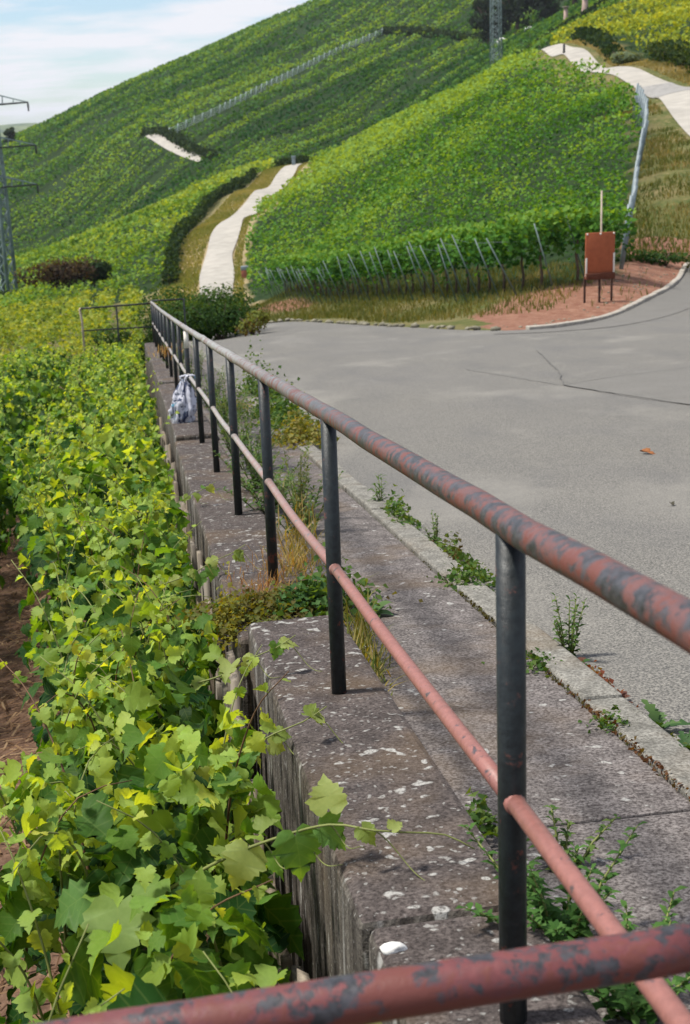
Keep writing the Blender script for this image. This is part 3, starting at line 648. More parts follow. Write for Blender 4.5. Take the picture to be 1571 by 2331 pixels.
c = np.array(W(6 * PS, 0, -.12)); MB().box(c - np.array([*E_, 0]) * .026, np.array([*N_, 0]) * .024, np.array([*E_, 0]) * .004, (0, 0, .085)).build('white_tag', M_WPAINT, rl)
cr_ = thing('cross_railing', 'rusty pink tube rail crossing the bottom of the view in front of the wall', 'railing', W(-.82, -.8, -1.1))
zc = .7232
def XY(s, n, z): x, y = xy(s, n); return np.array([float(x), float(y), z])
cs = lambda n: -.793 + .0458 * n
MB().tube([XY(cs(n), n, zc + rng.normal() * .0006) for n in np.linspace(-1.85, .0, 24)], .0262, 18).build('top_rail', rusty('cross_rail_paint', (.155, .040, .040), .45, .50, .55, gl=.6), cr_, smooth=True)
MB().tube([XY(cs(n), n, zc - .46) for n in np.linspace(-1.85, .0, 5)], .0165, 12).build('mid_rail', M_MID, cr_, smooth=True)
for n_, zb in ((-1.8, -.2), (.012, .1)): MB().tube([XY(cs(n_), n_, zb), XY(cs(n_), n_, zc - .01)], .0243, 14).build('post', M_POST, cr_, smooth=True)
fr = thing('end_railing', 'dark thin railing crossing at the far end of the wall among the vines', 'railing', W(30.55, -.8, -1.2))
za = float(railz(30.55))
MB().tube([XY(30.55, n, za - .03 + .02 * n) for n in np.linspace(-1.62, 0.0, 6)], .022, 10).build('top_rail', M_POSTF, fr, smooth=True)
MB().tube([XY(30.55, n, za - .57) for n in np.linspace(-1.6, 0.0, 6)], .017, 10).build('mid_rail', M_POSTF, fr, smooth=True)
MB().tube([XY(30.6, n, za + .02) for n in np.linspace(0.0, .75, 4)], .02, 10).build('side_rail', M_POSTF, fr, smooth=True)
MB().tube([XY(30.55, -1.6, za - 1.9), XY(30.55, -1.6, za - .35), XY(30.55, -1.63, za - .08), XY(30.55, -1.6, za - .05)], .026, 10).build('post', M_PALEWOOD, fr, smooth=True)
MB().tube([XY(30.55, -.8, za - 1.7), XY(30.55, -.8, za - .05)], .02, 10).build('post', M_POSTF, fr, smooth=True)
MB().tube([XY(30.6, .75, za - 1.2), XY(30.6, .75, za + .03)], .022, 10).build('post', M_POSTF, fr, smooth=True)

# ------------------------------------------------------------------ bag on the railing
k = NT('bag_plastic'); g = k.tex('Object'); a = k.noise(7, k.mapping(g, (1.6, 1.6, .55)), 4, .6, dist=1.2); b = k.noise(14, g, 2)
c = k.mix(k.ramp(a, .50, .56), (.66, .66, .74), (.035, .05, .11)); c = k.mix(k.ramp(b, .62, .68, 0, .8), c, (.10, .36, .50))
pb = k.bsdf(c, .35, .5); tr = k.n('BsdfTranslucent', Color=c).outputs[0]; ms = k.n('MixShader', Fac=.25); k.t.links.new(pb, ms.inputs[1]); k.t.links.new(tr, ms.inputs[2]); M_BAG = k.done(ms.outputs[0])
bt = W(5.78 * PS, -.07, -.50); bag = thing('plastic_bag', 'crumpled white and blue plastic bag tied to the lower rail, touching the wall', 'bag', bt)
nu, nv_ = 44, 30; V = []
prof = [(0, .018), (.06, .03), (.18, .065), (.38, .098), (.6, .115), (.78, .098), (.92, .055), (1.0, .012)]
for i in range(nv_):
    t = i / (nv_ - 1); r_ = np.interp(t, [p[0] for p in prof], [p[1] for p in prof])
    for j in range(nu):
        th = j / nu * 2 * math.pi
        fold = 1 + .20 * math.sin(7 * th + 3 * t) * min(1, 1.6 * (1 - t) + .3) + .13 * math.sin(11 * th - 5 * t + 1) + .09 * math.sin(17 * t + 3 * th) + .06 * rng.normal()
        x_ = r_ * fold * math.cos(th) * 1.05 - .075 * t * t; y_ = r_ * fold * math.sin(th) * .75
        V.append(np.array(bt) + np.array([x_, y_, -.50 * t + .012 * math.sin(5 * th)]) + np.array([*E_, 0]) * (-.05 * t))
q = [(i * nu + j, i * nu + (j + 1) % nu, (i + 1) * nu + (j + 1) % nu, (i + 1) * nu + j) for i in range(nv_ - 1) for j in range(nu)]
add('bag_body', V, np.array(q), M_BAG, bag, smooth=True)
for sgn in (-1, 1):
    b0 = np.array(bt) + [.012 * sgn, 0, -.02]; rc = np.array(W(5.78 * PS, 0, -.482))
    MB().tube([b0, b0 + [.02 * sgn, 0, .05], rc + [.03 * sgn - .012, 0, .024], rc + [.03 * sgn + .02, .0, .012], rc + [.02 * sgn + .012, 0, -.03]], [.016, .013, .011, .012, .01], 8).build('bag_handle', M_BAG, bag, smooth=True)
tl = np.array(V[-1]); MB().tube([tl + [.01, 0, .03], tl + [-.02, 0, -.01], tl + [-.05, -.01, -.05], tl + [-.06, -.02, -.10]], [.02, .022, .014, .006], 7).build('bag_tail', M_BAG, bag, smooth=True)

# ------------------------------------------------------------------ brown board by the bend
def gz(x, y): return T1(x, y)
sx, sy = 7.05, 37.7; sg = thing('notice_board', 'rust-brown wooden board on three dark legs standing on red earth by the bend', 'board', (sx, sy, gz(sx, sy)))
zb = gz(sx, sy); dirx = np.array([.985, .17, 0]); diry = np.array([-.17, .985, 0]); dirz = np.array([0, -.05, 1.0]); cc = np.array([sx, sy, zb])
def bpt(u, v, wv=0): return cc + dirx * u + diry * wv + dirz * v
bevel(MB().box(bpt(0, 1.24), dirx * .41, diry * .022, dirz * .61).build('board_panel', M_BROWN, sg), .01)
for u in (-.385, .385): bevel(MB().box(bpt(u, .98 + (.02 if u > 0 else -.04), -.035), dirx * .022, diry * .012, dirz * (.30 if u > 0 else .25)).build('side_strip', M_WPAINT, sg), .004)
bevel(MB().box(bpt(0, .70, -.06), dirx * .40, diry * .05, dirz * .085).build('bottom_tray', M_BROWND, sg), .01)
for u in (-.39, 0, .37): bevel(MB().box(cc * [1, 1, 0] + [0, 0, gz(sx + u, sy) + .25] + dirx * u + diry * (.05 if u else -.02), dirx * .026, diry * .026, np.array([0, 0, .48])).build('leg', M_DARKWOOD, sg), .006)
for u in (-.37, .0, .37): MB().box(bpt(u, 1.815, -.03), dirx * .02, diry * .012, dirz * .025).build('clip', M_WPAINT, sg)
x_, y_ = 7.45, 39.6; st = thing('wooden_stake', 'tall pale stake standing behind the brown board', 'stake', (x_, y_, gz(x_, y_)))
MB().tube([(x_, y_, gz(x_, y_) - .1), (x_ + .0, y_, gz(x_, y_) + 2.75)], [.032, .026], 8).build('pole', M_PALEWOOD, st, smooth=True)

# ------------------------------------------------------------------ pylons
UNIT = {}
def bar(parent, a, b, w_, mat, name):
    a, b = np.array(a, float), np.array(b, float); d = b - a; L_ = np.linalg.norm(d); q = Vector(d).to_track_quat('Z', 'Y')
    if mat not in UNIT: 
        mb = MB().box((0, 0, .5), (.5, 0, 0), (0, .5, 0), (0, 0, .5)); UNIT[mat] = mesh_data('lattice_bar', np.concatenate(mb.V), [np.concatenate(mb.q)], mat)
    o = obj(name, UNIT[mat], parent); o.matrix_basis = Matrix.Translation(Vector(a - OFF[parent])) @ q.to_matrix().to_4x4() @ Matrix.Diagonal((w_, w_, L_, 1)); return o
def pylon(label, x, y, z, hs, rad, ang, arms, lw, bw, mat, panels):
    t = thing('lattice_pylon', label, 'pylon', (x, y, z)); c = np.array([x, y, z]); A = [ang + i * math.pi / 2 for i in range(4)]
    P = lambda i, h: c + np.array([math.cos(A[i % 4]), math.sin(A[i % 4]), 0]) * np.interp(h, hs, rad) + [0, 0, h]
    lv = list(panels)
    for i in range(4):
        MB().tube([P(i, h) for h in [-.6] + list(hs[1:])], lw, 4).build('leg', mat, t)
        for a, b in zip(lv[:-1], lv[1:]):
            bar(t, P(i, a), P(i + 1, b), bw, mat, 'brace'); bar(t, P(i + 1, a), P(i, b), bw, mat, 'brace')
            if rng.random() < .4: bar(t, P(i, b), P(i + 1, b), bw, mat, 'strut')
    for h, half in arms:
        for sd in (-1, 1):
            r_ = np.interp(h, hs, rad) * .7; tip = c + [sd * half, 0, h + .15]
            for yy in (-r_, r_):
                bar(t, c + [sd * r_, yy, h], tip, bw * 1.7, M_PYLD, 'arm_chord'); bar(t, c + [sd * r_, yy, h + 1.15], tip, bw * 1.1, mat, 'arm_tie')
            for q_ in (.3, .6): bar(t, c + [sd * (r_ + (half - r_) * q_), -r_ * (1 - q_), h + .1 * q_], c + [sd * (r_ + (half - r_) * q_), 0, h + 1.15 * (1 - q_) + .1 * q_], bw, mat, 'arm_post')
            MB().tube([tip, tip - [0, 0, .25], tip - [0, 0, .9]], [.05, .11, .07], 8).build('insulator', M_PYLD, t, smooth=True)
    return t
zL = T1(-36.6, 150.8); hgt = [0, 13.8, 22.3, 26]
pylon('grey lattice pylon with three cross-arms standing in the vines at the left edge', -35.35, 150.8, -16.5, hgt, [1.2, 1.0, .75, .3], math.radians(24.8), [(13.6, 4.4), (17.6, 4.6), (21.9, 4.2)], .20, .09, M_PYL, [0, 2.2, 4.2, 6.1, 7.9, 9.6, 11.2, 12.6, 13.8, 15.1, 16.3, 17.5, 18.6, 19.7, 20.8, 21.9, 23])
zR = T1(37.2, 323.6)
pylon('slender green-grey lattice pylon rising behind the bright vineyard crest', 37.2, 323.6, zR, [0, 20, 46], [1.5, 1.25, .5], math.radians(20), [(34, 6), (40, 5)], .12, .075, M_PYL, [0, 1.6, 3.2, 4.8, 6.4, 8, 9.6, 11.2, 12.8, 14.4, 16, 17.6, 19.2, 20.8, 22.4, 24, 26, 28, 30, 32, 34, 37, 40, 43, 46])

# ------------------------------------------------------------------ stakes, trellises
Ld = np.concatenate([[0], np.cumsum(np.linalg.norm(np.diff(STAKELINE, axis=0), axis=1))])
row = np.array([.80, .60]); ns_ = 0; SPOTS = []; d_ = 1.3
while d_ < Ld[-1] and ns_ < 36:
    SPOTS.append((np.interp(d_, Ld, STAKELINE[:, 0]), np.interp(d_, Ld, STAKELINE[:, 1]))); d_ += 1.52 + rng.uniform(-.45, .45); ns_ += 1
mb = MB(); mb.box((0, 0, .5), (.5, 0, 0), (0, .5, 0), (0, 0, .5))
for i, (x_, y_) in enumerate(SPOTS):
    z_ = T1(x_, y_); t = thing('vineyard_stake', f'leaning steel stake at the vineyard edge, {ordn(i)} from the brown board', 'stake', (x_, y_, z_), 'leaning steel stakes along the vineyard edge')
    ln = rng.uniform(.45, .92); hh = rng.uniform(1.7, 2.15); tp = np.array([x_ - ln, y_ - .15, z_ + hh])
    MB().box((np.array([x_, y_, z_ - .05]) + tp) / 2, (.019, 0, .006), (0, .016, 0), (tp - [x_, y_, z_ - .05]) / 2).build('stake_post', M_STAKE, t)
    MB().tube([tp * .93 + np.array([x_, y_, z_]) * .07, np.array([x_ + .75, y_ + .55, z_ + 1.5])], .004, 4).build('wire', M_STEEL, t)
te = thing('end_post_row', 'bluish row of steel end posts with wires along the right side of the bright vineyard', 'trellis', (*TRELLIS[0], T1(*TRELLIS[0])))
Lt = np.concatenate([[0], np.cumsum(np.linalg.norm(np.diff(TRELLIS, axis=0), axis=1))]); d_ = 0.; tops = []
while d_ < Lt[-1]:
    x_, y_ = np.interp(d_, Lt, TRELLIS[:, 0]), np.interp(d_, Lt, TRELLIS[:, 1]); z_ = T1(x_, y_); tp = np.array([x_ + .26 + rng.normal() * .03, y_ - .2, z_ + 1.95 + rng.normal() * .05]); tops.append(tp)
    MB().box((np.array([x_, y_, z_ - .1]) + tp) / 2, (.06, 0, -.006), (0, .04, 0), (tp - [x_, y_, z_ - .1]) / 2).build('end_post', M_STEEL, te)
    d_ += 1.35
for f in (.45, .62, .8, .97): MB().tube([t * f + np.array([t[0] - .26, t[1] + .2, t[2] - 1.95]) * (1 - f) for t in tops], .011, 4).build('wire', M_STEEL, te)
ft = thing('hill_trellis', 'pale line of trellis posts running diagonally up the far hillside', 'trellis', (-42, 378, T1(-42, 378)))
M_TREL = plain('pale_trellis_wood', (.33, .40, .38), .8, .2, .2, 3)
FTL = smooth_line([(-42.1, 378.6), (-29.9, 396.5), (-15.3, 431.4), (.6, 464.0), (18.3, 487)], 3.4)
for x_, y_ in FTL:
    z_ = T1(x_, y_); MB().box((x_, y_, z_ + 1.1), (.15, 0, 0), (0, .1, 0), (.18, 0, 1.3)).build('trellis_post', M_TREL, ft)
for hh in (.5, 1.0, 1.5, 2.0): MB().tube([(x_ + .1, y_, T1(x_, y_) + hh) for x_, y_ in FTL], .06, 4).build('wire', M_TREL, ft)

# ------------------------------------------------------------------ small things by the paths
def small_box(name, label, cat, x, y, w_, h_, mat, mat2):
    z = T1(x, y); t = thing(name, label, cat, (x, y, z)); bevel(MB().box((x, y, z + h_ * .3), (w_ * .55, 0, 0), (0, w_ * .5, 0), (0, 0, h_ * .4)).build('base', mat2, t), .03)
    bevel(MB().box((x, y, z + h_ * .82), (w_ * .62, 0, 0), (0, w_ * .55, 0), (0, 0, h_ * .16)).build('cap', mat, t), .02); return t
M_REDST = plain('red_sandstone', (.30, .11, .075), .9, .2, .3, 6)
small_box('marker_stone', 'squat red marker stone with a pale cap beside the lower path', 'marker stone', -7.6, 118, .5, 1.0, M_STEEL, M_REDST)
small_box('path_marker', 'small pale marker post where the lower path disappears over the crest', 'marker post', -6.2, 236, .55, 1.6, M_STEEL, M_STEEL)
small_box('white_marker', 'small white marker box in the grass below the right-hand vineyard', 'marker box', 27.0, 100, .62, .55, M_WHITE, M_STONE)
x_, y_ = 24.2, 150.; t = thing('path_post', 'short dark post standing on the upper path', 'post', (x_, y_, T1(x_, y_))); MB().tube([(x_, y_, T1(x_, y_)), (x_, y_, T1(x_, y_) + .9), (x_, y_, T1(x_, y_) + 1.0)], [.13, .11, .05], 8).build('post_shaft', M_PYLD, t, smooth=True)
for i, (x_, y_, r_, lb) in enumerate(((48.5, 408, 1.5, 'large pale boulder under the dark trees on the hilltop, the left of two'), (56.0, 408, 1.3, 'pale boulder under the dark trees on the hilltop, the right of two'))):
    V, F = rock((x_, y_, T1(x_, y_) + r_ * .6), r_, 40 + i, (1.3, .9, .8), 2); tag(add('boulder', V, F, M_WHITE, smooth=False), lb, 'boulder')
def flared(x, y, h, r, lb):
    z = T1(x, y); t = thing('stone_pillar', lb, 'pillar', (x, y, z)); MB().tube([(x, y, z - .3), (x, y, z + .1), (x, y, z + h * .5), (x, y, z + h)], [r, r * .95, r * .6, r * .5], 10).build('shaft', plain('pink_stone', (.42, .30, .25), .9, .2, .2, 2), t, smooth=True)
    MB().box((x, y, z + h + .15), (r * .75, 0, 0), (0, r * .75, 0), (0, 0, .18)).build('pillar_cap', M_STONE, t)
flared(57.0, 325, 4.5, 1.15, 'wide flared pinkish stone pillar by the hilltop lane'); flared(53.6, 330, 4.0, .85, 'narrower flared pale stone pillar left of the wide one by the hilltop lane')
V, F = rock(W(.31, -.15, -.908), .022, 77, (1.6, 1.0, .6), 2); tag(add('pebble', V, F, M_WHITE), 'white pebble lying on the wall top near the crossing rail', 'pebble')
# dried leaf and twigs on the road
def road_leaf(s, n, L_, lb, colr):
    x_, y_ = xy(s, n); v, f, u = LT[4]; a = rng.uniform(0, 6.3); R = np.array([[math.cos(a), -math.sin(a), 0], [math.sin(a), math.cos(a), 0], [0, 0, 1]])
    m = plain('dry_leaf', colr, .8, .2, .3, 30); return tag(add('fallen_leaf', (v * [.6, 1, .45] * L_) @ R.T + [float(x_), float(y_), T1(x_, y_) + .03], f, m, smooth=True), lb, 'leaf')
road_leaf(7.87, 3.24, .13, 'curled brown fallen leaf lying on the open asphalt', (.22, .085, .03))
road_leaf(5.6, 2.55, .05, 'tiny dark scrap of leaf lying on the asphalt', (.05, .045, .03))

# ------------------------------------------------------------------ foreground vines
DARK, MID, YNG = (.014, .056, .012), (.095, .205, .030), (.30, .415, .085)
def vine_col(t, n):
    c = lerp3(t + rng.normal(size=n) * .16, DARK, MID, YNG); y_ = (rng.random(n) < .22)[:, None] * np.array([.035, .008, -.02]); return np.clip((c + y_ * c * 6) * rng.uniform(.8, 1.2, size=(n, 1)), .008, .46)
def top_prof(s, row):   # height of the canopy top below the rail line, irregular
    s = np.asarray(s, float); v = vnoise(s, s * 0 + row * 7.7, .95, 2 + row); v2 = vnoise(s, s * 0 + 3.1 + row, .33, 5)
    return -.93 - .42 * (v - .45) - .20 * (v2 - .4) - (.0 if row == 0 else .02)
def row_geo(s, row):
    g_ = sst(3.5, 11, np.asarray(s, float)) if row == 0 else 1.
    return (-.68 - .28 * g_ if row == 0 else -2.52), (.38 + .36 * g_ if row == 0 else .70)
def vine(s0, row, idx, nobj, nmass, nyoung, label, group, width=1.15):
    nc, half0 = row_geo(s0, row); nc = float(nc); bx = W(s0, nc, 0); zb = T1(bx.x, bx.y)
    t = thing('grapevine', label, 'vine', (bx.x, bx.y, zb), group); VINES[(row, idx)] = t
    def place(n, inner):
        m = n * 3; s = s0 + rng.uniform(-.62, .62, m) * width; half = half0 * (1 + .34 * (vnoise(s, s * 0, .6, 9 + row) - .5))
        tp = top_prof(s, row); bot = -2.15; side = rng.choice([-1, 1], m); onTop = rng.uniform(0, 1, m) < .62
        q = np.where(onTop, rng.uniform(-1, 1, m), side)
        lump = .34 * (vnoise(s + 5, q * .7 + idx * 0, .30, 4 + row) - .5)
        hh = np.where(onTop, tp - .20 * q * q - rng.exponential(.09, m) + .06 + lump, tp - .1 - np.abs(rng.uniform(0, 1, m)) ** .9 * (tp - .1 - bot))
        nn = np.where(onTop, q * half, side * half * (1 - rng.exponential(.16, m).clip(0, .9)) * np.where(hh < -1.9, .75, 1))
        hole = vnoise(s * 1.0, np.where(onTop, q * half, hh) + 3, .21, 13 + row)
        keep = np.where(inner, True, hole > .43 + .08 * rng.normal(size=m)); I = np.where(keep)[0][:n]
        if len(I) < n: I = np.arange(n)
        s, half, tp, side, onTop, q, hh, nn = (v[I] for v in (s, half, tp, side, onTop, q, hh, nn))
        if inner: nn *= rng.uniform(.1, .8, n); hh -= rng.uniform(.08, .55, n)
        nn = nc + nn
        if row == 0: nn = np.minimum(nn, np.where(hh > -.86, -.14, -.34 - .06 * sst(4, 7, s)) + np.where(hh > -.86, rng.uniform(-.1, .02, n), 0))     # keep out of the wall
        x, y = xy(s, nn); z = railz(s) + hh; out = np.stack([np.where(onTop, q * .35, side * .9), np.zeros(n), np.where(onTop, .95, .35)], -1)
        Nv = np.stack([out[:, 0] * N_[0], out[:, 0] * N_[1] - .12, out[:, 2]], -1) + rng.normal(size=(n, 3)) * .60
        Nv[:, 2] = np.abs(Nv[:, 2]) * .9 + .04
        down = np.stack([out[:, 0] * N_[0] * .8, out[:, 0] * N_[1] * .8, -np.ones(n) * .65], -1) + rng.normal(size=(n, 3)) * .7
        return np.stack([x, y, z], -1), Nv, down, (hh - bot) / (-.85 - bot)
    # shoots standing out of the canopy, each with leaves that shrink towards its tip
    nsh = 13 if row == 0 else 4; LC, LN, LD, LS, LA = [], [], [], [], []
    for _ in range(nsh):
        s1 = s0 + rng.uniform(-.55, .55); n1 = nc + rng.uniform(-.85, .85) * half0; tp = float(top_prof(s1, row)); sg = -1 if (row == 0 and n1 > nc + .1 and rng.random() < .5) else rng.choice([-1, 1])
        ds, dn_ = rng.uniform(-.40, .40), sg * rng.uniform(.02, .26); hi = rng.uniform(-.12, .26)
        pts = [W(s1, n1, tp - .45), W(s1 + ds * .3, n1 + dn_ * .3, tp - .12), W(s1 + ds * .7, n1 + dn_ * .8, tp + .04 + hi * .4), W(s1 + ds * 1.2, n1 + dn_ * 1.4, tp + .05 + hi)]
        if row == 0 and n1 + dn_ * 1.4 > -.2: continue
        Pq = smooth_line([tuple(p) for p in pts], .05); MB().tube(Pq, np.linspace(.0048, .0014, len(Pq)), 5).build('shoot', M_CANE if rng.random() < .75 else M_CANEBR, t, smooth=True)
        ml = 9; f = np.linspace(.3, .98, ml); sd = norm(rng.normal(size=3)); sd[2] *= .3
        for j, ff in enumerate(f):
            LC.append(Pq[int(ff * (len(Pq) - 1))] + sd * (.035 if j % 2 else -.035) * (1.3 - ff)); LN.append(np.array([0, -.25, .8]) + rng.normal(size=3) * .55); LD.append(sd * (1 if j % 2 else -1) + np.array([0, 0, -.45]) + rng.normal(size=3) * .3); LS.append((.098 - .072 * ff) * rng.uniform(.8, 1.25)); LA.append(.55 + .5 * ff)
    ns = min(len(LC), nobj // 2)
    if ns: leaf_objs(np.array(LC[:ns]), np.array(LN[:ns]), np.array(LD[:ns]), np.array(LS[:ns]), vine_col(np.array(LA[:ns]), ns), t)
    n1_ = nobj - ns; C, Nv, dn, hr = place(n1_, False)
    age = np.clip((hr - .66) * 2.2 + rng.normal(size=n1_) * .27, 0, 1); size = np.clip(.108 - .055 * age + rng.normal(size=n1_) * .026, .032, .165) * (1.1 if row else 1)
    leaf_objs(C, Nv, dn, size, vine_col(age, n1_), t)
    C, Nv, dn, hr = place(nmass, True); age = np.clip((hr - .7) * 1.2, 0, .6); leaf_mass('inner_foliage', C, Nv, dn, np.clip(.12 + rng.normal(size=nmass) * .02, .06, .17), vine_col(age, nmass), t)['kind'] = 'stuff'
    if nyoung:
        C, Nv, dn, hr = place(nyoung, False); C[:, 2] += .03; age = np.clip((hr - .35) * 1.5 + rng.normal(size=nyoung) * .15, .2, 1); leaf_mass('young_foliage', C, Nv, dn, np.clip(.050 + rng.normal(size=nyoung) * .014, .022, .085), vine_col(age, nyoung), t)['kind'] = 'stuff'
    b = np.array([bx.x, bx.y, zb - .05]); MB().tube([b, b + [.03, .02, .35], b + [-.02, .05, .7], b + [.02, .02, 1.0]], [.028, .024, .022, .016], 7).build('trunk', M_BARK, t, smooth=True)
    return t
VINES = {}
G1 = 'grapevines in the row against the wall'; G2 = 'grapevines in the second row from the wall'
s_ = .55; i = 0
while s_ < 30.5:
    big = s_ < 15
    vine(s_, 0, i, 300 if big else 200, 150 if big else 130, 100 if big else 60, f'yellow-green grapevine against the wall, {ordn(i)} in the row counting from the near railing', G1)
    i += 1; s_ += 1.15
s_ = 7.5; i = 0
while s_ < 31:
    vine(s_, 1, i, 160, 170, 40, f'leafy grapevine in the second row from the wall, {ordn(i)} counting from the near end', G2); i += 1; s_ += 1.2
# a runner reaching over the wall top with its leaves and tendrils
def vine_at(p_):
    s, n = sn(p_[0], p_[1]); return VINES[(0, int(np.clip(round((float(s) - .55) / 1.15), 0, 20)))]
def runner(name, label, pts, leaves, curls):
    Pq = smooth_line([tuple(p) for p in pts], .03)
    t = MB().tube(Pq, np.linspace(.005, .0016, len(Pq)), 6).build('runner', M_CANE, vine_at(pts[0]), smooth=True); t['label'] = label
    C, Nv, dn, sz, cl = [], [], [], [], []
    for f, off, nrm, d, s_, c in leaves:
        C.append(Pq[int(f * (len(Pq) - 1))] + np.array(off)); Nv.append(nrm); dn.append(d); sz.append(s_); cl.append(c)
    leaf_objs(np.array(C), np.array(Nv, float), np.array(dn, float), np.array(sz), np.array(cl), t)
    for f, L_, turn in curls:
        b = Pq[int(f * (len(Pq) - 1))]; q = [b + np.array([L_ * u * .8, -.35 * L_ * u + .10 * L_ * math.sin(turn * u * 2), -.45 * L_ * u + .12 * L_ * math.cos(turn * u * 2) - .12 * L_]) for u in np.linspace(0, 1, 16)]; q[0] = b
        MB().tube(q, np.linspace(.002, .0009, 16), 5).build('tendril', M_CANE, t, smooth=True)
YG = (.20, .27, .07); GG = (.11, .22, .055); PG = (.30, .36, .12)
rp = [np.array(W(.95, -.62, -1.04)), np.array(W(.88, -.46, -.93)), np.array(W(.80, -.34, -.855)), np.array(W(.72, -.22, -.80)), np.array(W(.66, -.13, -.80)), np.array(W(.66, -.05, -.815)), np.array(W(.66, .03, -.83)), np.array(W(.63, .09, -.86))]
runner('vine_shoot', 'pale vine runner with soft leaves reaching over the wall top near the first post', rp,
       [(.22, (-.01, -.01, -.01), (.3, -.6, .6), (-.2, -.3, -1), .085, GG), (.42, (-.01, 0, -.01), (.1, -.75, .5), (-.4, -.3, -.9), .10, PG), (.42, (.02, .02, .03), (-.3, -.3, .9), (.4, .2, .3), .055, YG), (.57, (0, -.01, -.005), (.2, -.8, .45), (.15, -.2, -1), .11, GG), (.60, (.03, 0, 0), (.3, -.6, .6), (.8, -.1, -.5), .085, GG),
        (.66, (0, .02, .03), (0, -.8, .5), (-.1, .2, .9), .085, PG), (.76, (.005, 0, .0), (.1, -.7, .7), (.5, -.2, -.6), .05, YG), (.84, (0, 0, .005), (0, -.5, .9), (.4, .1, .6), .035, PG), (.30, (0, .0, .02), (.2, -.3, .9), (.1, .6, .3), .06, YG)],
       [(.55, .13, 3.0), (.8, .16, 2.2), (.45, .12, 4.), (.66, .10, 3.5)])
for i_, (s1, up) in enumerate(((1.62, .0), (2.35, .03), (4.4, -.03), (6.6, -.02))):
    rp = [np.array(W(s1 + .12, -.66, -1.08)), np.array(W(s1 + .06, -.48, -.98 + up)), np.array(W(s1, -.36, -.93 + up)), np.array(W(s1 - .02, -.25, -.87 + up)), np.array(W(s1 - .03, -.17, -.84 + up)), np.array(W(s1 - .03, -.10, -.80 + up))]
    lv = [(f, tuple(rng.normal(size=3) * .012), tuple(np.array([.25, -.5, .75]) + rng.normal(size=3) * .25), tuple(np.array([.4, -.1, -.5]) + rng.normal(size=3) * .4), float(rng.uniform(.045, .08)), [YG, PG, GG][int(rng.integers(3))]) for f in (.3, .4, .5, .58, .66, .75, .82, .9, .97)]
    runner('vine_shoot', ['young vine shoot leaning on the near wall block between the first two posts', 'young vine shoot leaning on the wall just before the second post', 'young vine shoot touching the wall edge near the third post', 'young vine shoot touching the wall edge before the fourth post'][i_], rp, lv, [(.8, .12, 3), (.95, .15, 2.4)])
# one big sunlit leaf in front
x_, y_ = .9, -.62
b0 = np.array(W(.72, -.78, -1.35)); tp = np.array(W(.80, -.70, -.985))
big = MB().tube([b0, b0 * .5 + tp * .5 + [.02, 0, 0], tp], [.005, .004, .003], 6).build('shoot', M_CANE, vine_at(b0), smooth=True); big['label'] = 'shoot with one very large pale leaf low in front'
leaf_objs(np.array([tp, tp + [-.09, .05, .0], tp + [.07, -.02, -.12]]), np.array([[-.05, -.62, .75], [-.4, -.4, .8], [.2, -.7, .5]]), np.array([[.05, -.5, -.8], [-.6, .1, -.4], [.5, -.2, -.8]]), np.array([.15, .12, .13]), np.array([(.23, .33, .10), (.10, .20, .05), (.06, .15, .04)]), big)

# litter of dry stems on the soil by the wall and between the rows
n = 5200; s = rng.uniform(.2, 16, n); nn = np.where(rng.random(n) < .25, rng.uniform(-.62, -.33, n), rng.uniform(-2.3, -.9, n)); x, y = xy(s, nn); z = T(x, y) + rng.uniform(.005, .05, n)
a = rng.uniform(0, 6.3, n); L_ = rng.uniform(.04, .2, n); dx, dy = np.cos(a) * L_ / 2, np.sin(a) * L_ / 2; wd = rng.uniform(.003, .008, n); px, py = -np.sin(a) * wd, np.cos(a) * wd; dz = rng.uniform(-.02, .03, n)
V = np.stack([np.stack([x - dx - px, y - dy - py, z], -1), np.stack([x - dx + px, y - dy + py, z], -1), np.stack([x + dx + px, y + dy + py, z + dz], -1), np.stack([x + dx - px, y + dy - py, z + dz], -1)], 1).reshape(-1, 3)
cl = lerp3(rng.uniform(0, 1, n), (.06, .035, .022), (.20, .12, .07), (.36, .27, .17))
o = add('straw_litter', V, np.arange(n * 4).reshape(-1, 4), M_FOL, None, col=np.repeat(cl, 4, 0)); o['kind'] = 'stuff'

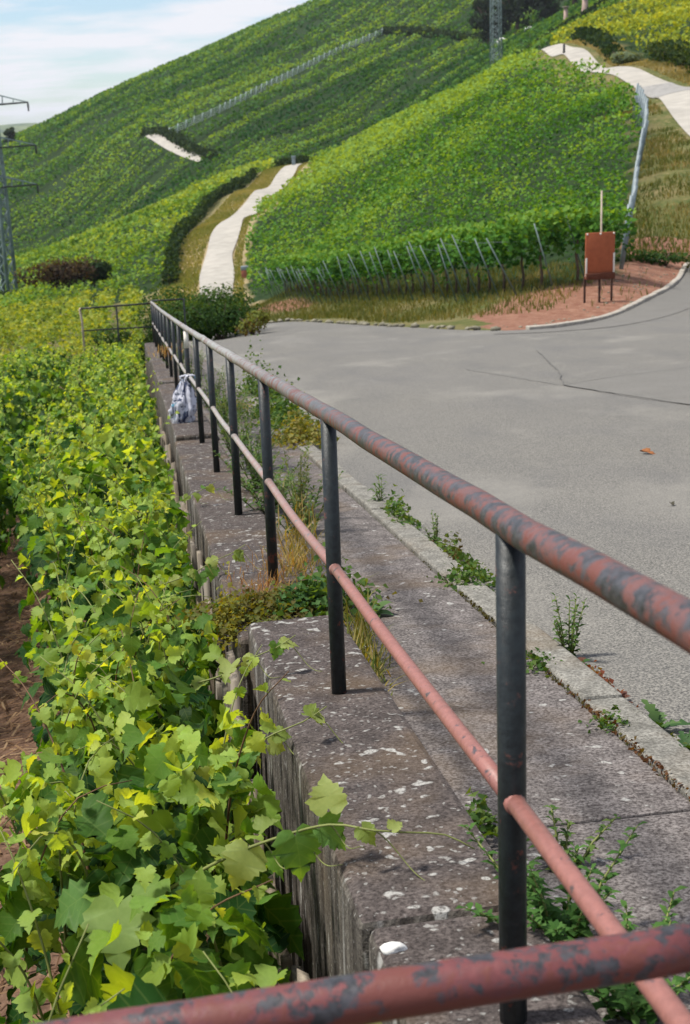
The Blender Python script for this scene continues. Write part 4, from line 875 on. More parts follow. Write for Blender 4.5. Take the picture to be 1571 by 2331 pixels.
# ------------------------------------------------------------------ vineyards further off
def field(name, poly, row, spacing, ds, size, h, wid, cols, keep=None, bands=0, patch=9., topw=.7, seed=1, clump=.9, stretch=1.6, rnd=.15, camp=.75, ramp=.5, crest=lambda x, y: 0):
    row = np.array(row, float) / np.linalg.norm(row); pr = np.array([row[1], -row[0]]); P = np.array(poly); a = P @ pr; b = P @ row; Cs = []
    x, y, rid = [], [], []
    for i, o_ in enumerate(np.arange(a.min(), a.max(), spacing)):
        t = np.arange(b.min(), b.max(), ds); t = t + rng.uniform(-ds, ds, len(t)); q = o_ + rng.normal(size=len(t)) * wid
        x.append(pr[0] * q + row[0] * t); y.append(pr[1] * q + row[1] * t); rid.append(np.full(len(t), i))
    x, y, rid = np.concatenate(x), np.concatenate(y), np.concatenate(rid)
    ref = size(np.array([y.min()]))[0] if callable(size) else size
    sz = size(y) if callable(size) else np.full(len(y), size)
    m = rng.random(len(x)) < (ref / sz) ** 1.7
    x, y, rid, sz = x[m], y[m], rid[m], sz[m]; m = pip(x, y, P); x, y, rid, sz = x[m], y[m], rid[m], sz[m]
    if keep is not None: m = keep(x, y); x, y, rid, sz = x[m], y[m], rid[m], sz[m]
    m = vnoise((x * row[0] + y * row[1]) / stretch, x * pr[0] + y * pr[1], clump, seed + 9) + rng.normal(size=len(x)) * .12 > .32; x, y, rid, sz = x[m], y[m], rid[m], sz[m]
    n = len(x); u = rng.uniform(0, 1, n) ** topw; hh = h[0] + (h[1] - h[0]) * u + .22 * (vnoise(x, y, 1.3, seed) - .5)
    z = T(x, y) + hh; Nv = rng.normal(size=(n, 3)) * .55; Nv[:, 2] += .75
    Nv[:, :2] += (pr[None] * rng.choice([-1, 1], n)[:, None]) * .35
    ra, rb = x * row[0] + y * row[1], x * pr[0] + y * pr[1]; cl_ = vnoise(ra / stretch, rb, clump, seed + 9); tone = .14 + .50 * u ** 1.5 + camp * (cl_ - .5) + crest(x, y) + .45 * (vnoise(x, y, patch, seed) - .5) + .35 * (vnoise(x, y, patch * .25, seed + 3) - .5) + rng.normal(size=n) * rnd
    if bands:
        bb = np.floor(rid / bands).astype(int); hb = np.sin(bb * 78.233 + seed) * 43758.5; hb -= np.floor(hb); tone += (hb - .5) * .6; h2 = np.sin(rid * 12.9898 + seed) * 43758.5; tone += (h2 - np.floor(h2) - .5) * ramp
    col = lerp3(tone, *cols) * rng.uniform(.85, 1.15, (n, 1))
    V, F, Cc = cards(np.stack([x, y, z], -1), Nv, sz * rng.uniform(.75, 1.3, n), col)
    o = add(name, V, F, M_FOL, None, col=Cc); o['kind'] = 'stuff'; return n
cA = ((.014, .062, .014), (.070, .180, .027), (.195, .310, .062))
SUN_CREST = [(22.4, 160), (14, 158), (4, 163), (-2, 178), (-5, 200)]
nA = field('vineyard_foliage', FA, row, 1.9, .0145, lambda y: np.clip(.00255 * y, .15, .46), (.45, 1.95), .30, cA, patch=7, seed=2, topw=.55, clump=.75, rnd=.08, camp=.62, crest=lambda x, y: .62 * sst(30, 6, dist_line(x, y, SUN_CREST)))  # sun patch along the ridge painted in as lighter leaf tone
cB = ((.028, .085, .014), (.115, .220, .034), (.24, .325, .066))
nB = field('lower_vineyard_foliage', FB, (.55, .84), 2.0, .055, lambda y: np.clip(.0028 * y, .3, .7), (.4, 1.8), .32, cB, patch=14, seed=4, topw=.6, clump=1.6, rnd=.11, crest=lambda x, y: .40 * sst(195, 240, y))  # brighter far rise: sunlight put into the leaf colour
cC = ((.016, .070, .018), (.070, .165, .032), (.150, .255, .052))
keepC = lambda x, y: (dist_line(x, y, PATH_B) > 2.6) & (dist_line(x, y, FTL + [1.2, -1.5]) > 1.7) & (dist_line(x, y, PATH_D) > 2.2) & (dist_line(x, y, VROAD) > 3)
hd = np.array([18.3 + 42.1, 487 - 378.6])
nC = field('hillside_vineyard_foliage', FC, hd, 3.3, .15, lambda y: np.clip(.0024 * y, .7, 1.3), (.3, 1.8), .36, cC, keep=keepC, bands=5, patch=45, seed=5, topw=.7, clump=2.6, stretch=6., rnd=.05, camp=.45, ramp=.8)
cD = ((.070, .120, .018), (.200, .260, .032), (.36, .40, .06))
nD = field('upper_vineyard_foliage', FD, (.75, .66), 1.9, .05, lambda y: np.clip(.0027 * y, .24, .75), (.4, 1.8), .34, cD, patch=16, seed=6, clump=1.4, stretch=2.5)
# rows beyond the end of the wall, parallel to it
LP = [xy(s, n) for s, n in ((31.5, -.1), (112, -3.0), (116, -12), (112, -30), (70, -26), (40, -14), (18, -5.0), (10, -3.4), (14, -3.4), (31, -3.3))]
LP = [xy(s, n) for s, n in ((31.6, -.15), (60, -.8), (84, 1.0), (112, 1.4), (118, -8), (114, -34), (70, -26), (34, -13), (8, -6.0), (8, -3.7), (31.5, -3.7))]
nL = field('lower_rows_foliage', [tuple(map(float, p)) for p in LP], E_, 1.78, .012, lambda y: np.clip(.0030 * y, .115, .33), (.5, 1.55), .32, ((.045, .095, .018), (.145, .215, .032), (.28, .315, .060)), patch=5, seed=7, topw=.5, clump=.6)
print('cards', nA, nB, nC, nD, nL)

# front vines of the bright vineyard, one behind each stake
for i, (x_, y_) in enumerate(SPOTS):
    bx, by = x_ + .75, y_ + .5; z_ = T1(bx, by); t = thing('grapevine', f'dark-trunked grapevine at the vineyard edge behind the {ordn(i)} leaning stake from the board', 'vine', (bx, by, z_), 'front grapevines of the sloping vineyard')
    MB().tube([(bx, by, z_ - .1), (bx + .03, by, z_ + .4), (bx - .03, by + .02, z_ + .8), (bx + .02, by, z_ + 1.3)], [.055, .045, .04, .03], 6).build('trunk', M_BARK, t, smooth=True)
    m = int(np.clip(560 - 4 * y_, 160, 420)); th = rng.uniform(-1, 1, (m, 3)); C = np.array([bx - .35 + rng.normal() * .12, by - .25, z_]) + np.stack([th[:, 0] * .85, th[:, 1] * .6, .80 + rng.uniform(-.15, .12) + (rng.uniform(0, 1, m) ** .6) * 1.3], -1)
    u = (C[:, 2] - z_ - .7) / 1.35; col = lerp3(.08 + .55 * u ** 1.6 + rng.normal(size=m) * .15, *cA); Nv = rng.normal(size=(m, 3)) * .6 + [0, -.25, .6]
    V, F, Cc = cards(C, Nv, rng.uniform(.10, .19, m) * (1 + y_ / 160), col); add('foliage', V, F, M_FOL, t, col=Cc)

# hedges of dark leaves along the tracks
def hedge(name, label, line, h, wd, n, sz, cols, lift=0.):
    L = smooth_line(line, 2); cm = np.concatenate([[0], np.cumsum(np.linalg.norm(np.diff(L, axis=0), axis=1))]); d = rng.uniform(0, cm[-1], n); x = np.interp(d, cm, L[:, 0]) + rng.normal(size=n) * wd; y = np.interp(d, cm, L[:, 1]) + rng.normal(size=n) * wd
    hh = h * (.7 + .6 * vnoise(d, d * 0, 5, 3)); z = T(x, y) + lift + rng.uniform(0, 1, n) ** .8 * hh; m = int(n / 2)
    t = thing(name, label, 'hedge', (float(L[0, 0]), float(L[0, 1]), T1(*L[0])))
    V, F, Cc = cards(np.stack([x, y, z], -1), rng.normal(size=(n, 3)) + [0, 0, .6], rng.uniform(.7, 1.3, n) * sz, lerp3(rng.uniform(0, 1, n), *cols)); add('foliage', V, F, M_FOL, t, col=Cc)
    for q in np.arange(2, cm[-1], max(4, cm[-1] / 14)): x0_, y0_ = np.interp(q, cm, L[:, 0]), np.interp(q, cm, L[:, 1]); MB().tube([(x0_, y0_, T1(x0_, y0_) - .2), (x0_, y0_, T1(x0_, y0_) + h * .6)], [.12, .06], 5).build('stem', M_BARK, t)
    return t
DK = ((.008, .022, .010), (.018, .040, .015), (.035, .062, .022))
hedge('hedge', 'dark hedge along the upper side of the short track on the hillside', [(-50.5, 392), (-44, 382), (-37.5, 365), (-32.5, 352), (-27, 341)], 2.0, .7, 1500, .8, DK)
hedge('hedge', 'dark hedge line across the top of the hillside vineyard', [(18.5, 491), (27, 474), (35, 457), (43, 441), (50, 425)], 2.2, .8, 1500, 1.1, DK)
hedge('hedge', 'dark hedge from the right pylon to the head of the upper path', [(38, 300), (42, 303), (46, 306), (52, 313), (60, 322), (72, 334)], 1.8, .7, 1300, .8, DK)
hedge('hedge', 'dark shaded hedge on the left side of the grassy verge by the lower path', [(-13.9, 117), (-14.9, 128), (-16.1, 145), (-16.7, 165), (-16.0, 185), (-14.2, 205), (-12.0, 225)], 1.5, .35, 5200, .36, DK)
hedge('hedge', 'dark hedge foot of the right-hand vineyard above the upper path', [(28.7, 86), (28.3, 95), (27.6, 106), (27.5, 118), (27.9, 126)], 1.5, .4, 2600, .32, ((.012, .03, .010), (.03, .055, .018), (.06, .085, .03)))
hedge('hedge', 'dark bushy hedge on the bank behind the upper path', [(27.2, 138), (27.8, 148), (28.6, 160), (30, 176)], 1.2, .5, 1400, .4, DK)
hedge('hedge', 'low dark hedge where the lower path vanishes behind the crest', [(-8.8, 246), (-7.0, 252), (-4.4, 256), (-2, 256)], 1.5, .6, 900, .5, DK)

# ------------------------------------------------------------------ shrubs and trees
def shrub(name, label, cat, x, y, rx, ry, h, n, sz, cols, dens=.55, zoff=0., lumps=5):
    z = T1(x, y) + zoff; t = thing(name, label, cat, (x, y, z)); lp = [(np.array([rng.normal() * rx * .45, rng.normal() * ry * .45, h * rng.uniform(.35, .72)]), rng.uniform(.45, .75)) for _ in range(lumps)] + [(np.array([0, 0, h * .42]), .8)]
    C, Nn = [], []
    for (c, f), m in zip(lp, rng.multinomial(n, np.ones(len(lp)) / len(lp))):
        d = rdir(m); r_ = rng.uniform(dens, 1.05, m)[:, None]; q = c + d * r_ * np.array([rx * f, ry * f, h * .45 * f]); C.append(q); Nn.append(d + rng.normal(size=(m, 3)) * .5 + [0, 0, .35])
    C = np.concatenate(C); Nn = np.concatenate(Nn); m = C[:, 2] > .03; C, Nn = C[m], Nn[m]; u = C[:, 2] / h
    col = lerp3(.12 + .6 * u + rng.normal(size=len(C)) * .22, *cols); V, F, Cc = cards(C + [x, y, z], Nn, sz * rng.uniform(.7, 1.4, len(C)), col); add('foliage', V, F, M_FOL, t, col=Cc)
    for _ in range(5):
        e = np.array([rng.normal() * rx * .5, rng.normal() * ry * .5, h * .75]); MB().tube([(x, y, z - .1), (x + e[0] * .4, y + e[1] * .4, z + e[2] * .5), (x + e[0], y + e[1], z + e[2])], [.03 * h ** .5, .02, .008], 5).build('stem', M_BARK, t)
    return t
SH = ((.012, .034, .011), (.030, .070, .018), (.075, .125, .028))
for s0, n0, rx, ry, h, lb in ((35.6, -.2, .8, .8, 1.25, 'dark green shrub just behind the end of the railing'), (35.2, .9, .95, .9, 1.55, 'tall dark green shrub in the middle of the clump beyond the railing'), (34.6, 1.85, .85, .9, 1.40, 'rounded green shrub at the road side of the clump beyond the railing'), (36.5, 1.6, 1.0, .9, 1.75, 'green shrub at the back of the clump beyond the railing')):
    x_, y_ = map(float, xy(s0, n0)); shrub('shrub', lb, 'shrub', x_, y_, rx * 1.35, ry * 1.2, h * 1.0, 4600, .075, SH)
x_, y_ = map(float, xy(33.3, 2.55)); shrub('shrub', 'small yellowish shrub with reddish foot at the road edge by the clump', 'shrub', x_, y_, .42, .4, .62, 900, .07, ((.11, .05, .025), (.10, .13, .03), (.17, .19, .05)))
shrub('shrub', 'purple-brown leaved shrub among the green vines near the left pylon', 'shrub', -24.2, 126, 2.5, 1.5, 3.2, 2600, .25, ((.024, .016, .012), (.058, .036, .024), (.09, .085, .035)), zoff=1.0, lumps=9)
shrub('shrub', 'dark green shrub adjoining the purple-brown one in the vines', 'shrub', -21.6, 126, 1.4, 1.0, 2.4, 1300, .25, DK, zoff=1.0)
shrub('shrub', 'dark shrub at the foot of the left pylon', 'shrub', -33.2, 146, 1.4, 1.2, 2.2, 900, .26, DK)
x_, y_ = map(float, xy(19, -3.9)); shrub('shrub', 'dark shaded bush at the left edge between the vine rows', 'shrub', x_, y_, .7, .9, 1.1, 1500, .09, DK)
shrub('shrub', 'low dark shrub on the grassy bank right of the steel end posts', 'shrub', 10.6, 45.5, .9, .7, .55, 900, .10, SH); shrub('shrub', 'small dark bush at the kerb on the right edge by the bend', 'shrub', 12.0, 44.5, .8, .7, .8, 900, .10, ((.03, .04, .012), (.08, .09, .025), (.15, .14, .05)))
shrub('shrub', 'pale grey-green shrubs on the bank above the upper path', 'shrub', 27.0, 132, 1.8, 1.5, 1.5, 900, .28, ((.07, .10, .06), (.13, .17, .10), (.20, .24, .15)))
def tree(label, x, y, h, r, n, sz, cols):
    z = T1(x, y); t = thing('tree', label, 'tree', (x, y, z)); MB().tube([(x, y, z - .4), (x + .1, y, z + h * .3), (x - .1, y, z + h * .7)], [r * .09, r * .07, r * .03], 7).build('trunk', M_BARK, t, smooth=True)
    for _ in range(6):
        a = rng.uniform(0, 6.3); MB().tube([(x, y, z + h * .3), (x + math.cos(a) * r * .4, y + math.sin(a) * r * .4, z + h * .55), (x + math.cos(a) * r * .75, y + math.sin(a) * r * .75, z + h * rng.uniform(.6, .85))], [r * .045, r * .03, r * .01], 5).build('limb', M_BARK, t)
    C = []; Nn = []
    for _ in range(16):
        a = rng.uniform(0, 6.3); q = rng.uniform(0, .75); c = np.array([math.cos(a) * r * q, math.sin(a) * r * q, h * rng.uniform(.22, .9)]); f = rng.uniform(.28, .5) * (1.15 - .5 * c[2] / h); m = n // 16; d = rdir(m); C.append(c + d * rng.uniform(.6, 1.05, m)[:, None] * r * f); Nn.append(d + rng.normal(size=(m, 3)) * .5 + [0, 0, .4])
    C = np.concatenate(C); Nn = np.concatenate(Nn); V, F, Cc = cards(C + [x, y, z], Nn, sz * rng.uniform(.7, 1.4, len(C)), lerp3(C[:, 2] / h * .8 + rng.normal(size=len(C)) * .2, *cols)); add('crown', V, F, M_FOL, t, col=Cc)
TD = ((.006, .014, .008), (.012, .026, .012), (.025, .045, .016))
for x_, y_, h, r, lb in ((47, 424, 13, 7, 'dark hilltop tree nearest the right pylon'), (54, 418, 14, 7, 'dark hilltop tree above the pale boulders'), (61, 412, 13, 7, 'dark hilltop tree second from the right of the dark grove'), (68, 405, 14, 7, 'dark hilltop tree at the right of the dark grove'), (76, 400, 14, 7, 'dark hilltop tree at the far right of the grove')): tree(lb, x_, y_, h, r, 1800, 1.0, TD)
for x_, y_, h, r, lb in ((-113, 512, 6.5, 2.8, 'dark round tree on the left skyline beside the hill edge'), (-122, 524, 4.5, 3.4, 'low dark tree on the left skyline nearer the pylon'), (-129, 520, 4, 3, 'small dark tree on the left skyline behind the pylon')): tree(lb, x_, y_, h, r, 900, .9, ((.012, .03, .018), (.025, .05, .025), (.05, .08, .035)))

# ------------------------------------------------------------------ grass on verges and banks
def grass(name, x, y, h, cols, tone, wd=.02, mat=M_GRASS, bend=.5):
    n = len(x); z = T(x, y) - .01; a = rng.uniform(0, 6.3, n); hh = h * rng.uniform(.5, 1.3, n); b = rng.uniform(0, 6.3, n); le = rng.uniform(.1, bend, n) * hh
    w_ = wd * rng.uniform(.6, 1.4, n); px, py = np.cos(a) * w_ / 2, np.sin(a) * w_ / 2; tx, ty = np.cos(b) * le, np.sin(b) * le
    V = np.stack([np.stack([x - px, y - py, z], -1), np.stack([x + px, y + py, z], -1), np.stack([x + px * .7 + tx * .35, y + py * .7 + ty * .35, z + hh * .6], -1), np.stack([x - px * .7 + tx * .35, y - py * .7 + ty * .35, z + hh * .6], -1), np.stack([x + tx, y + ty, z + hh], -1)], 1).reshape(-1, 3)
    i = np.arange(n)[:, None] * 5; o = add(name, V, [i + [0, 1, 2, 3], i + [3, 2, 4]], mat, None, col=np.repeat(lerp3(tone, *cols), 5, 0)); o['kind'] = 'stuff'; return o
GC = ((.045, .075, .018), (.12, .125, .035), (.27, .215, .10))
vp = np.concatenate([EDGE[(EDGE[:, 1] > 27.5) & (EDGE[:, 0] < 5.5)], STAKELINE[(STAKELINE[:, 1] < 95)]])
m = 60000; x = rng.uniform(-7, 9.5, m); y = rng.uniform(29, 92, m); ed = EDGE[np.argsort(EDGE[:, 0])]
ss2, nn2 = sn(x, y); eS = np.interp(nn2, en, es)
kp = (ss2 > eS + .25) & (dist_line(x, y, STAKELINE) < 3.8) & (dist_line(x, y, PATH_A) > 1.6); red_ = (dist_line(x, y, EDGE) < 2.1) & (x > 3.9); kp &= ~(red_ & (rng.random(m) < .93))
kp &= rng.random(m) < np.clip(46 / y, 0, 1); x, y = x[kp], y[kp]; tone = .2 + .75 * vnoise(x, y, 1.5, 3) * vnoise(x, y, 5, 6) + rng.normal(size=len(x)) * .16
grass('verge_grass', x, y, .13 + .0012 * y, GC, tone, wd=.03)
m = 60000; x = rng.uniform(8, 24, m); y = rng.uniform(40, 100, m); dl = dist_line(x, y, TRELLIS)
lx = np.interp(y, TRELLIS[:, 1], TRELLIS[:, 0]); cx_ = np.interp(y, PATH_C[:, 1], PATH_C[:, 0])
kp = (x > lx + .1) & (x < cx_ - 2.0) & ~((dist_line(x, y, EDGE) < 2.2) & (y < 47)) & (vnoise(x * .4 + y, y * 1.0 - x * .3, 1.6, 5) > .35); x, y = x[kp], y[kp]
grass('bank_grass', x, y, .14 + .001 * y, ((.04, .075, .016), (.115, .130, .036), (.27, .205, .10)), .25 + .6 * vnoise(x, y, 2.2, 3) + rng.normal(size=len(x)) * .16, wd=.045)
m = 40000; d = rng.uniform(0, 1, m); q = PATH_A[(d * (len(PATH_A) - 1)).astype(int)]; off = np.where(rng.random(m) < .8, -rng.uniform(1.5, 4.6, m), rng.uniform(1.5, 2.2, m)); x, y = q[:, 0] + off, q[:, 1] + rng.normal(size=m); kp = y > 95; x, y = x[kp], y[kp]
grass('path_verge_grass', x, y, .22, ((.08, .12, .025), (.18, .20, .06), (.32, .28, .12)), .3 + .6 * vnoise(x, y, 6, 3) + rng.normal(size=len(x)) * .12, wd=.10)
m = 30000; d = rng.uniform(0, 1, m); q = PATH_C[(d * (len(PATH_C) - 1)).astype(int)]; off = rng.uniform(1.9, 4.8, m); x, y = q[:, 0] + off, q[:, 1] + rng.normal(size=m); kp = (y > 70) & ~pip(x, y, FD); x, y = x[kp], y[kp]
grass('upper_verge_grass', x, y, .2, ((.09, .10, .03), (.22, .19, .075), (.42, .34, .18)), .3 + .6 * vnoise(x, y, 4, 4) + rng.normal(size=len(x)) * .12, wd=.07)

# ------------------------------------------------------------------ weeds in the joints of pavement, kerb and wall
WG = ((.025, .06, .018), (.06, .12, .028), (.13, .18, .05)); WY = ((.075, .095, .022), (.15, .16, .042), (.29, .235, .09)); WR = ((.09, .028, .018), (.18, .06, .035), (.14, .13, .04))
def blades(C, ang, elev, L_, wd, col, droop=.3):
    """narrow tapering leaves: base C, heading, elevation, length, width"""
    n = len(C); h = np.stack([np.cos(ang), np.sin(ang), np.zeros(n)], -1); sd = np.stack([-np.sin(ang), np.cos(ang), np.zeros(n)], -1); u = h * np.cos(elev)[:, None] + np.array([0, 0, 1.]) * np.sin(elev)[:, None]
    L_ = L_[:, None]; wd = wd[:, None]; mid = C + u * L_ * .5 + [0, 0, 0.0]; tip = C + u * L_ - np.array([0, 0, 1.]) * L_ * droop
    V = np.stack([C - sd * wd * .25, C + sd * wd * .25, mid + sd * wd * .5, tip, mid - sd * wd * .5], 1).reshape(-1, 3); i = np.arange(n)[:, None] * 5
    return V, [np.concatenate([i + [0, 1, 2, 4]]), np.concatenate([i + [4, 2, 3]])], np.repeat(col, 5, 0)
def base(s, n, dz): return np.array(W(s, n, dz))
def weed_upright(s, n, dz, h, label, stems=5, spread=.05, leaf=.035, cols=WG, lw=.35, per=26):
    b = base(s, n, dz); t = thing('weed', label, 'weed', tuple(b)); Cs, an, el, Ls = [], [], [], []
    for _ in range(stems):
        e = rng.normal(size=2) * spread; hh = h * rng.uniform(.55, 1.05); p = [b + [e[0] * .2, e[1] * .2, -.02], b + [e[0] * .6, e[1] * .6, hh * .5], b + [e[0] * 1.1, e[1] * 1.1, hh]]
        MB().tube(p, [.0035, .0028, .0012], 5).build('stem', M_CANE, t)
        u = np.linspace(.12, 1, per); q = np.array([p[0] * (1 - x) ** 2 + 2 * p[1] * x * (1 - x) + p[2] * x * x for x in u]); Cs.append(q); an.append(np.arange(per) * 2.4 + rng.uniform(0, 6)); el.append(rng.uniform(.1, .9, per)); Ls.append(leaf * (1.25 - .6 * u) * rng.uniform(.7, 1.3, per))
    C = np.concatenate(Cs); L_ = np.concatenate(Ls); V, F, Cc = blades(C, np.concatenate(an), np.concatenate(el), L_, L_ * lw, lerp3(rng.uniform(.1, .9, len(C)), *cols)); add('foliage', V, F, M_GRASS, t, col=Cc); return t
def tuft(s, n, dz, h, nb, label, cols=WY, spread=.05, ls=.0, name='grass_tuft', wd=.006):
    b = base(s, n, dz); t = thing(name, label, 'grass tuft' if name == 'grass_tuft' else 'weed', tuple(b)); C = b + np.stack([rng.normal(size=nb) * spread, rng.normal(size=nb) * (spread + ls), np.full(nb, -.01)], -1); L_ = h * rng.uniform(.4, 1.15, nb)
    V, F, Cc = blades(C, rng.uniform(0, 6.3, nb), rng.uniform(.7, 1.45, nb), L_, np.full(nb, wd) * rng.uniform(.7, 1.4, nb), lerp3(rng.uniform(0, 1, nb), *cols), .22); o = add('blades', V, F, M_GRASS, t, col=Cc); o['kind'] = 'stuff'; return t
def mat_plant(s, n, dz, ls, wn, h, nb, label, cols, sz=.022, name='ground_weed'):
    b = base(s, n, dz); t = thing(name, label, 'weed', tuple(b)); q = rng.normal(size=(nb, 2)); S_ = s + q[:, 0] * ls; Nn_ = n + q[:, 1] * wn; x_, y_ = xy(S_, Nn_); hh = np.abs(rng.normal(size=nb)) * h * np.exp(-.35 * (q ** 2).sum(1)); C = np.stack([x_, y_, railz(S_) + dz + hh], -1)
    V, F, Cc = cards(C, rng.normal(size=(nb, 3)) * .6 + [0, 0, .8], sz * rng.uniform(.6, 1.4, nb), lerp3(rng.uniform(0, 1, nb) * .7 + .3 * vnoise(x_, y_, .06, 2), *cols)); add('foliage', V, F, M_FOL, t, col=Cc); return t
def rosette(s, n, dz, L0, nl, label, colr, up=.7, lobed=True, parts=None):
    b = base(s, n, dz); t = thing('rosette_weed', label, 'weed', tuple(b))
    for i in range(nl):
        a = i * 2.4 + rng.uniform(-.3, .3); el = rng.uniform(.35, 1.2) * up; L_ = L0 * rng.uniform(.65, 1.1); m = 9; V = []; h = np.array([math.cos(a), math.sin(a), 0]); sd = np.array([-math.sin(a), math.cos(a), 0])
        for j in range(m):
            u = j / (m - 1); wv = L_ * (.17 if lobed else .30) * (math.sin(math.pi * min(1, u * .9 + .1)) ** .7) * ((1.25 if j % 2 else .5) if lobed and 0 < j < m - 1 else 1) ; e_ = el * (1 - u * .75); c = b + h * L_ * u * math.cos(el * (1 - .3 * u)) + np.array([0, 0, L_ * (math.sin(el) * u - .35 * u * u)])
            V += [c - sd * wv + [0, 0, wv * .35], c, c + sd * wv + [0, 0, wv * .35]]
        F = [(j * 3 + q, j * 3 + q + 1, j * 3 + 4 + q, j * 3 + 3 + q) for j in range(m - 1) for q in range(2)]
        cc = colr[i % len(colr)]; o = add('leaf', V, np.array(F), M_LEAF2, t, smooth=True); o.color = (*cc, 1)
    return t
M_LEAF2 = leaf_mat('weed_leaf', 'object', .25)
g1, g2, r1, r2 = (.035, .085, .022), (.07, .13, .035), (.20, .05, .035), (.11, .045, .03)
weed_upright(2.62, .95, -1.03, .24, 'bright green leafy weed growing at the kerb just right of the first post', 7, .045, .034, WG, .45, 26)
rosette(1.72, .945, -1.03, .12, 8, 'green lobed dandelion in the kerb gutter, the farther of two', [g1, g2], 1.15)
rosette(1.50, .945, -1.03, .125, 8, 'green lobed dandelion in the kerb gutter, the nearer of two', [g1, g1, g2], .9)
rosette(2.04, .94, -1.03, .06, 5, 'round red-brown leaved weed in the kerb gutter', [r2, r1, g1], 1.2, False)
rosette(2.47, .94, -1.03, .06, 4, 'tiny dark round-leaved weed at the kerb near the tall green weed', [g1, r2], 1.1, False)
mat_plant(2.25, .942, -1.035, .17, .012, .03, 260, 'reddish dry weed strip along the kerb gutter between the round-leaved weeds', WR, .02)
mat_plant(1.3, .945, -1.035, .22, .015, .03, 260, 'green and rusty moss strip along the kerb gutter by the dandelions', ((.06, .04, .02), (.07, .09, .025), (.10, .14, .03)), .018)
weed_upright(4.82, .94, -1.03, .2, 'tall slim green weed at the kerb, second clump past the first post', 4, .03, .032, WG, .5, 20)
weed_upright(6.25, .90, -1.03, .22, 'feathery spiky green weed at the kerb behind the second post', 3, .03, .075, WG, .22, 18)
mat_plant(5.65, .90, -1.02, .22, .04, .09, 380, 'leafy green kerb weeds between the feathery and the slim weed', WG, .03)
mat_plant(4.4, .94, -1.03, .26, .035, .07, 420, 'green and red-tinted creeping weed along the kerb past the slim weed', ((.10, .035, .02), (.05, .10, .025), (.11, .16, .04)), .028)
mat_plant(3.86, .87, -1.0, .10, .07, .06, 420, 'dense dark green mat of weed over the kerb with a small shadow', WG, .024)
mat_plant(2.42, .76, -.985, .07, .05, .02, 200, 'small green moss patch in the joint behind the first post', WG, .018)
mat_plant(1.68, .785, -.985, .04, .03, .03, 120, 'tiny green tuft in the joint between pavement and kerb', WG, .016)
mat_plant(1.5, .778, -.99, .6, .008, .012, 420, 'rusty brown moss filling the joint between pavement and kerb', ((.05, .022, .012), (.11, .05, .025), (.09, .10, .03)), .015)
mat_plant(2.9, .775, -.99, .7, .006, .01, 300, 'thin brown moss line in the farther joint between pavement and kerb', ((.03, .025, .015), (.06, .05, .02), (.08, .10, .03)), .014)
tuft(2.85, .20, -.99, .22, 170, 'golden dry grass tuft growing beside the second post', WY, .035, .18)
tuft(2.45, .185, -.99, .16, 110, 'green and straw grass tuft in the wall joint before the second post', ((.06, .10, .02), (.16, .15, .04), (.30, .23, .08)), .025, .10)
rosette(3.35, .34, -.99, .10, 7, 'broad-leaved green weed on the pavement behind the lower rail', [g2, (.08, .16, .05)], .9, False)
mat_plant(3.55, .22, -.97, .2, .08, .10, 420, 'green leafy weeds on the pavement beside the second post', WG, .035)
# dry mossy cushion where the wall steps
mat_plant(3.50, -.08, -.955, .12, .15, .045, 2000, 'brown and green moss cushion covering the step in the wall top', ((.085, .055, .025), (.12, .12, .035), (.09, .14, .035)), .024, 'moss_cushion')
mat_plant(3.38, -.25, -1.02, .10, .045, .10, 900, 'yellow-green moss hanging over the wall edge at the step', ((.10, .09, .02), (.20, .19, .035), (.14, .17, .04)), .022, 'moss_cushion')
mat_plant(3.45, .08, -.93, .06, .07, .06, 380, 'dark green clover-like leaves at the step beside the second post', ((.03, .07, .025), (.06, .13, .04), (.10, .18, .06)), .032)
tuft(3.9, -.02, -.965, .10, 420, 'rusty dry stalks spread over the wall top behind the moss', ((.16, .07, .03), (.28, .15, .06), (.34, .24, .10)), .10, .16, 'dry_stalks', .004)
tuft(4.6, .17, -.98, .20, 420, 'orange-brown dead grass bank between wall and pavement near the third post', ((.10, .11, .03), (.21, .16, .05), (.31, .24, .10)), .05, .34)
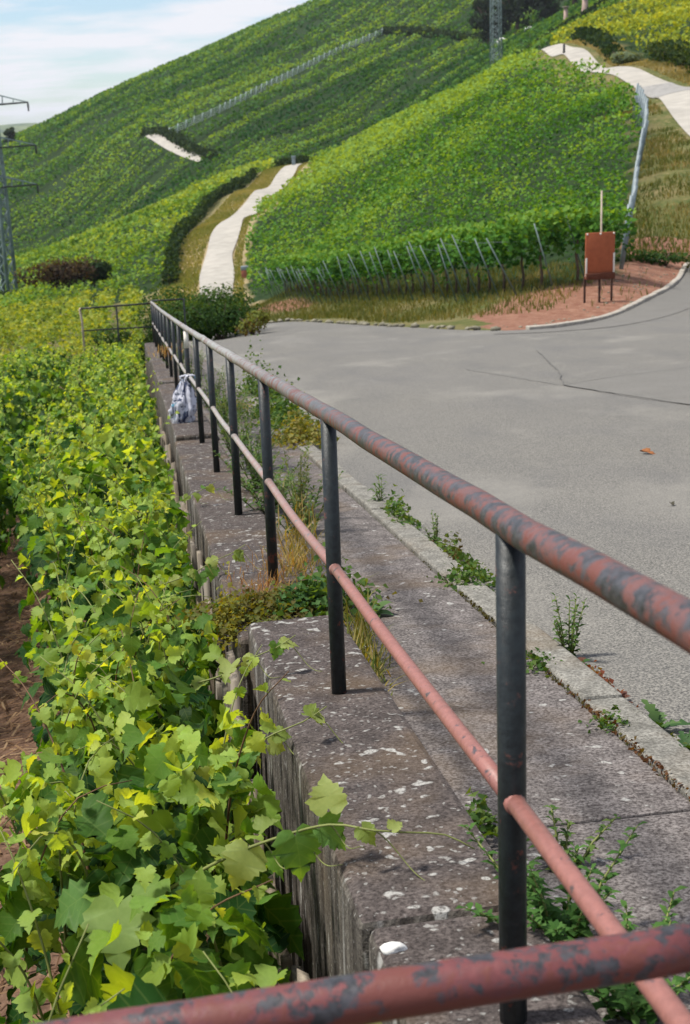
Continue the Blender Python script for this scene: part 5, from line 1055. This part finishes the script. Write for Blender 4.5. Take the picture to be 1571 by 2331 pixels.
# tall herbs between wall and pavement
for s, n, h, lb, st in ((5.4, .30, .34, 'tall leafless herb stalks beside the pavement past the third post', 5), (6.0, .36, .42, 'tall green herb clump on the pavement edge past the third post', 7), (6.3, .20, .36, 'bushy green herb beside the wall between the third and fourth posts', 8), (7.2, .22, .40, 'leafy green herb against the wall just past the fourth post', 9), (8.3, .26, .50, 'tall tangled herb with yellow flowers past the fourth post', 9), (9.3, .24, .48, 'tangled herb against the wall before the fifth post', 9), (10.6, .26, .55, 'bushy herb against the wall past the fifth post', 9), (12.2, .30, .55, 'herb clump against the wall before the bag', 9), (14.0, .30, .5, 'herb clump against the wall behind the bag', 8), (16.5, .3, .55, 'herb clump against the wall well behind the bag', 8), (19.5, .32, .55, 'distant herb clump against the wall', 8), (23, .32, .6, 'farthest herb clump against the wall', 8)):
    weed_upright(s, n, -.99, h, lb, st + 7, .13, .062, WG if n < .35 else ((.05, .08, .02), (.10, .13, .04), (.16, .16, .06)), .3, 24)
for s, n, h, lb in ((9.9, .86, .18, 'yellowing weed at the kerb beside the fourth post'), (11.3, .9, .26, 'dense green bush at the kerb beyond the third post'), (12.4, .86, .3, 'leafy weed at the kerb next to the dense green bush'), (15.2, .95, .38, 'green bush at the kerb farther along, near the rail')):
    mat_plant(s, n, -.99, .22, .12, h * .8, 900, lb, WG if h > .2 else WY, .04, 'kerb_bush')
mat_plant(13.6, .55, -.985, .3, .1, .05, 300, 'straw-coloured weed patch on the far pavement', WY, .03)
# big green plants in the near wall joint
weed_upright(.42, .22, -.99, .22, 'bushy fern-like green plant at the foot of the first post', 12, .09, .04, ((.03, .08, .018), (.055, .13, .028), (.10, .19, .05)), .4, 34)
weed_upright(.10, .27, -.99, .16, 'low green ferny plant under the crossing rail', 10, .08, .04, ((.03, .08, .018), (.055, .13, .028), (.10, .19, .05)), .4, 30)
weed_upright(.74, .33, -.99, .15, 'small upright green plant on the pavement behind the lower rail', 5, .05, .032, WG, .4, 22)
mat_plant(.98, .19, -.97, .05, .025, .05, 130, 'small green leaves in the wall joint left of the first post', WG, .024)
tuft(18.2, -.03, -.52, .16, 60, 'dry brown tangle of stalks caught on the far lower rail', ((.20, .10, .04), (.32, .2, .09), (.4, .3, .16)), .09, .15, 'dry_stalks', .01)
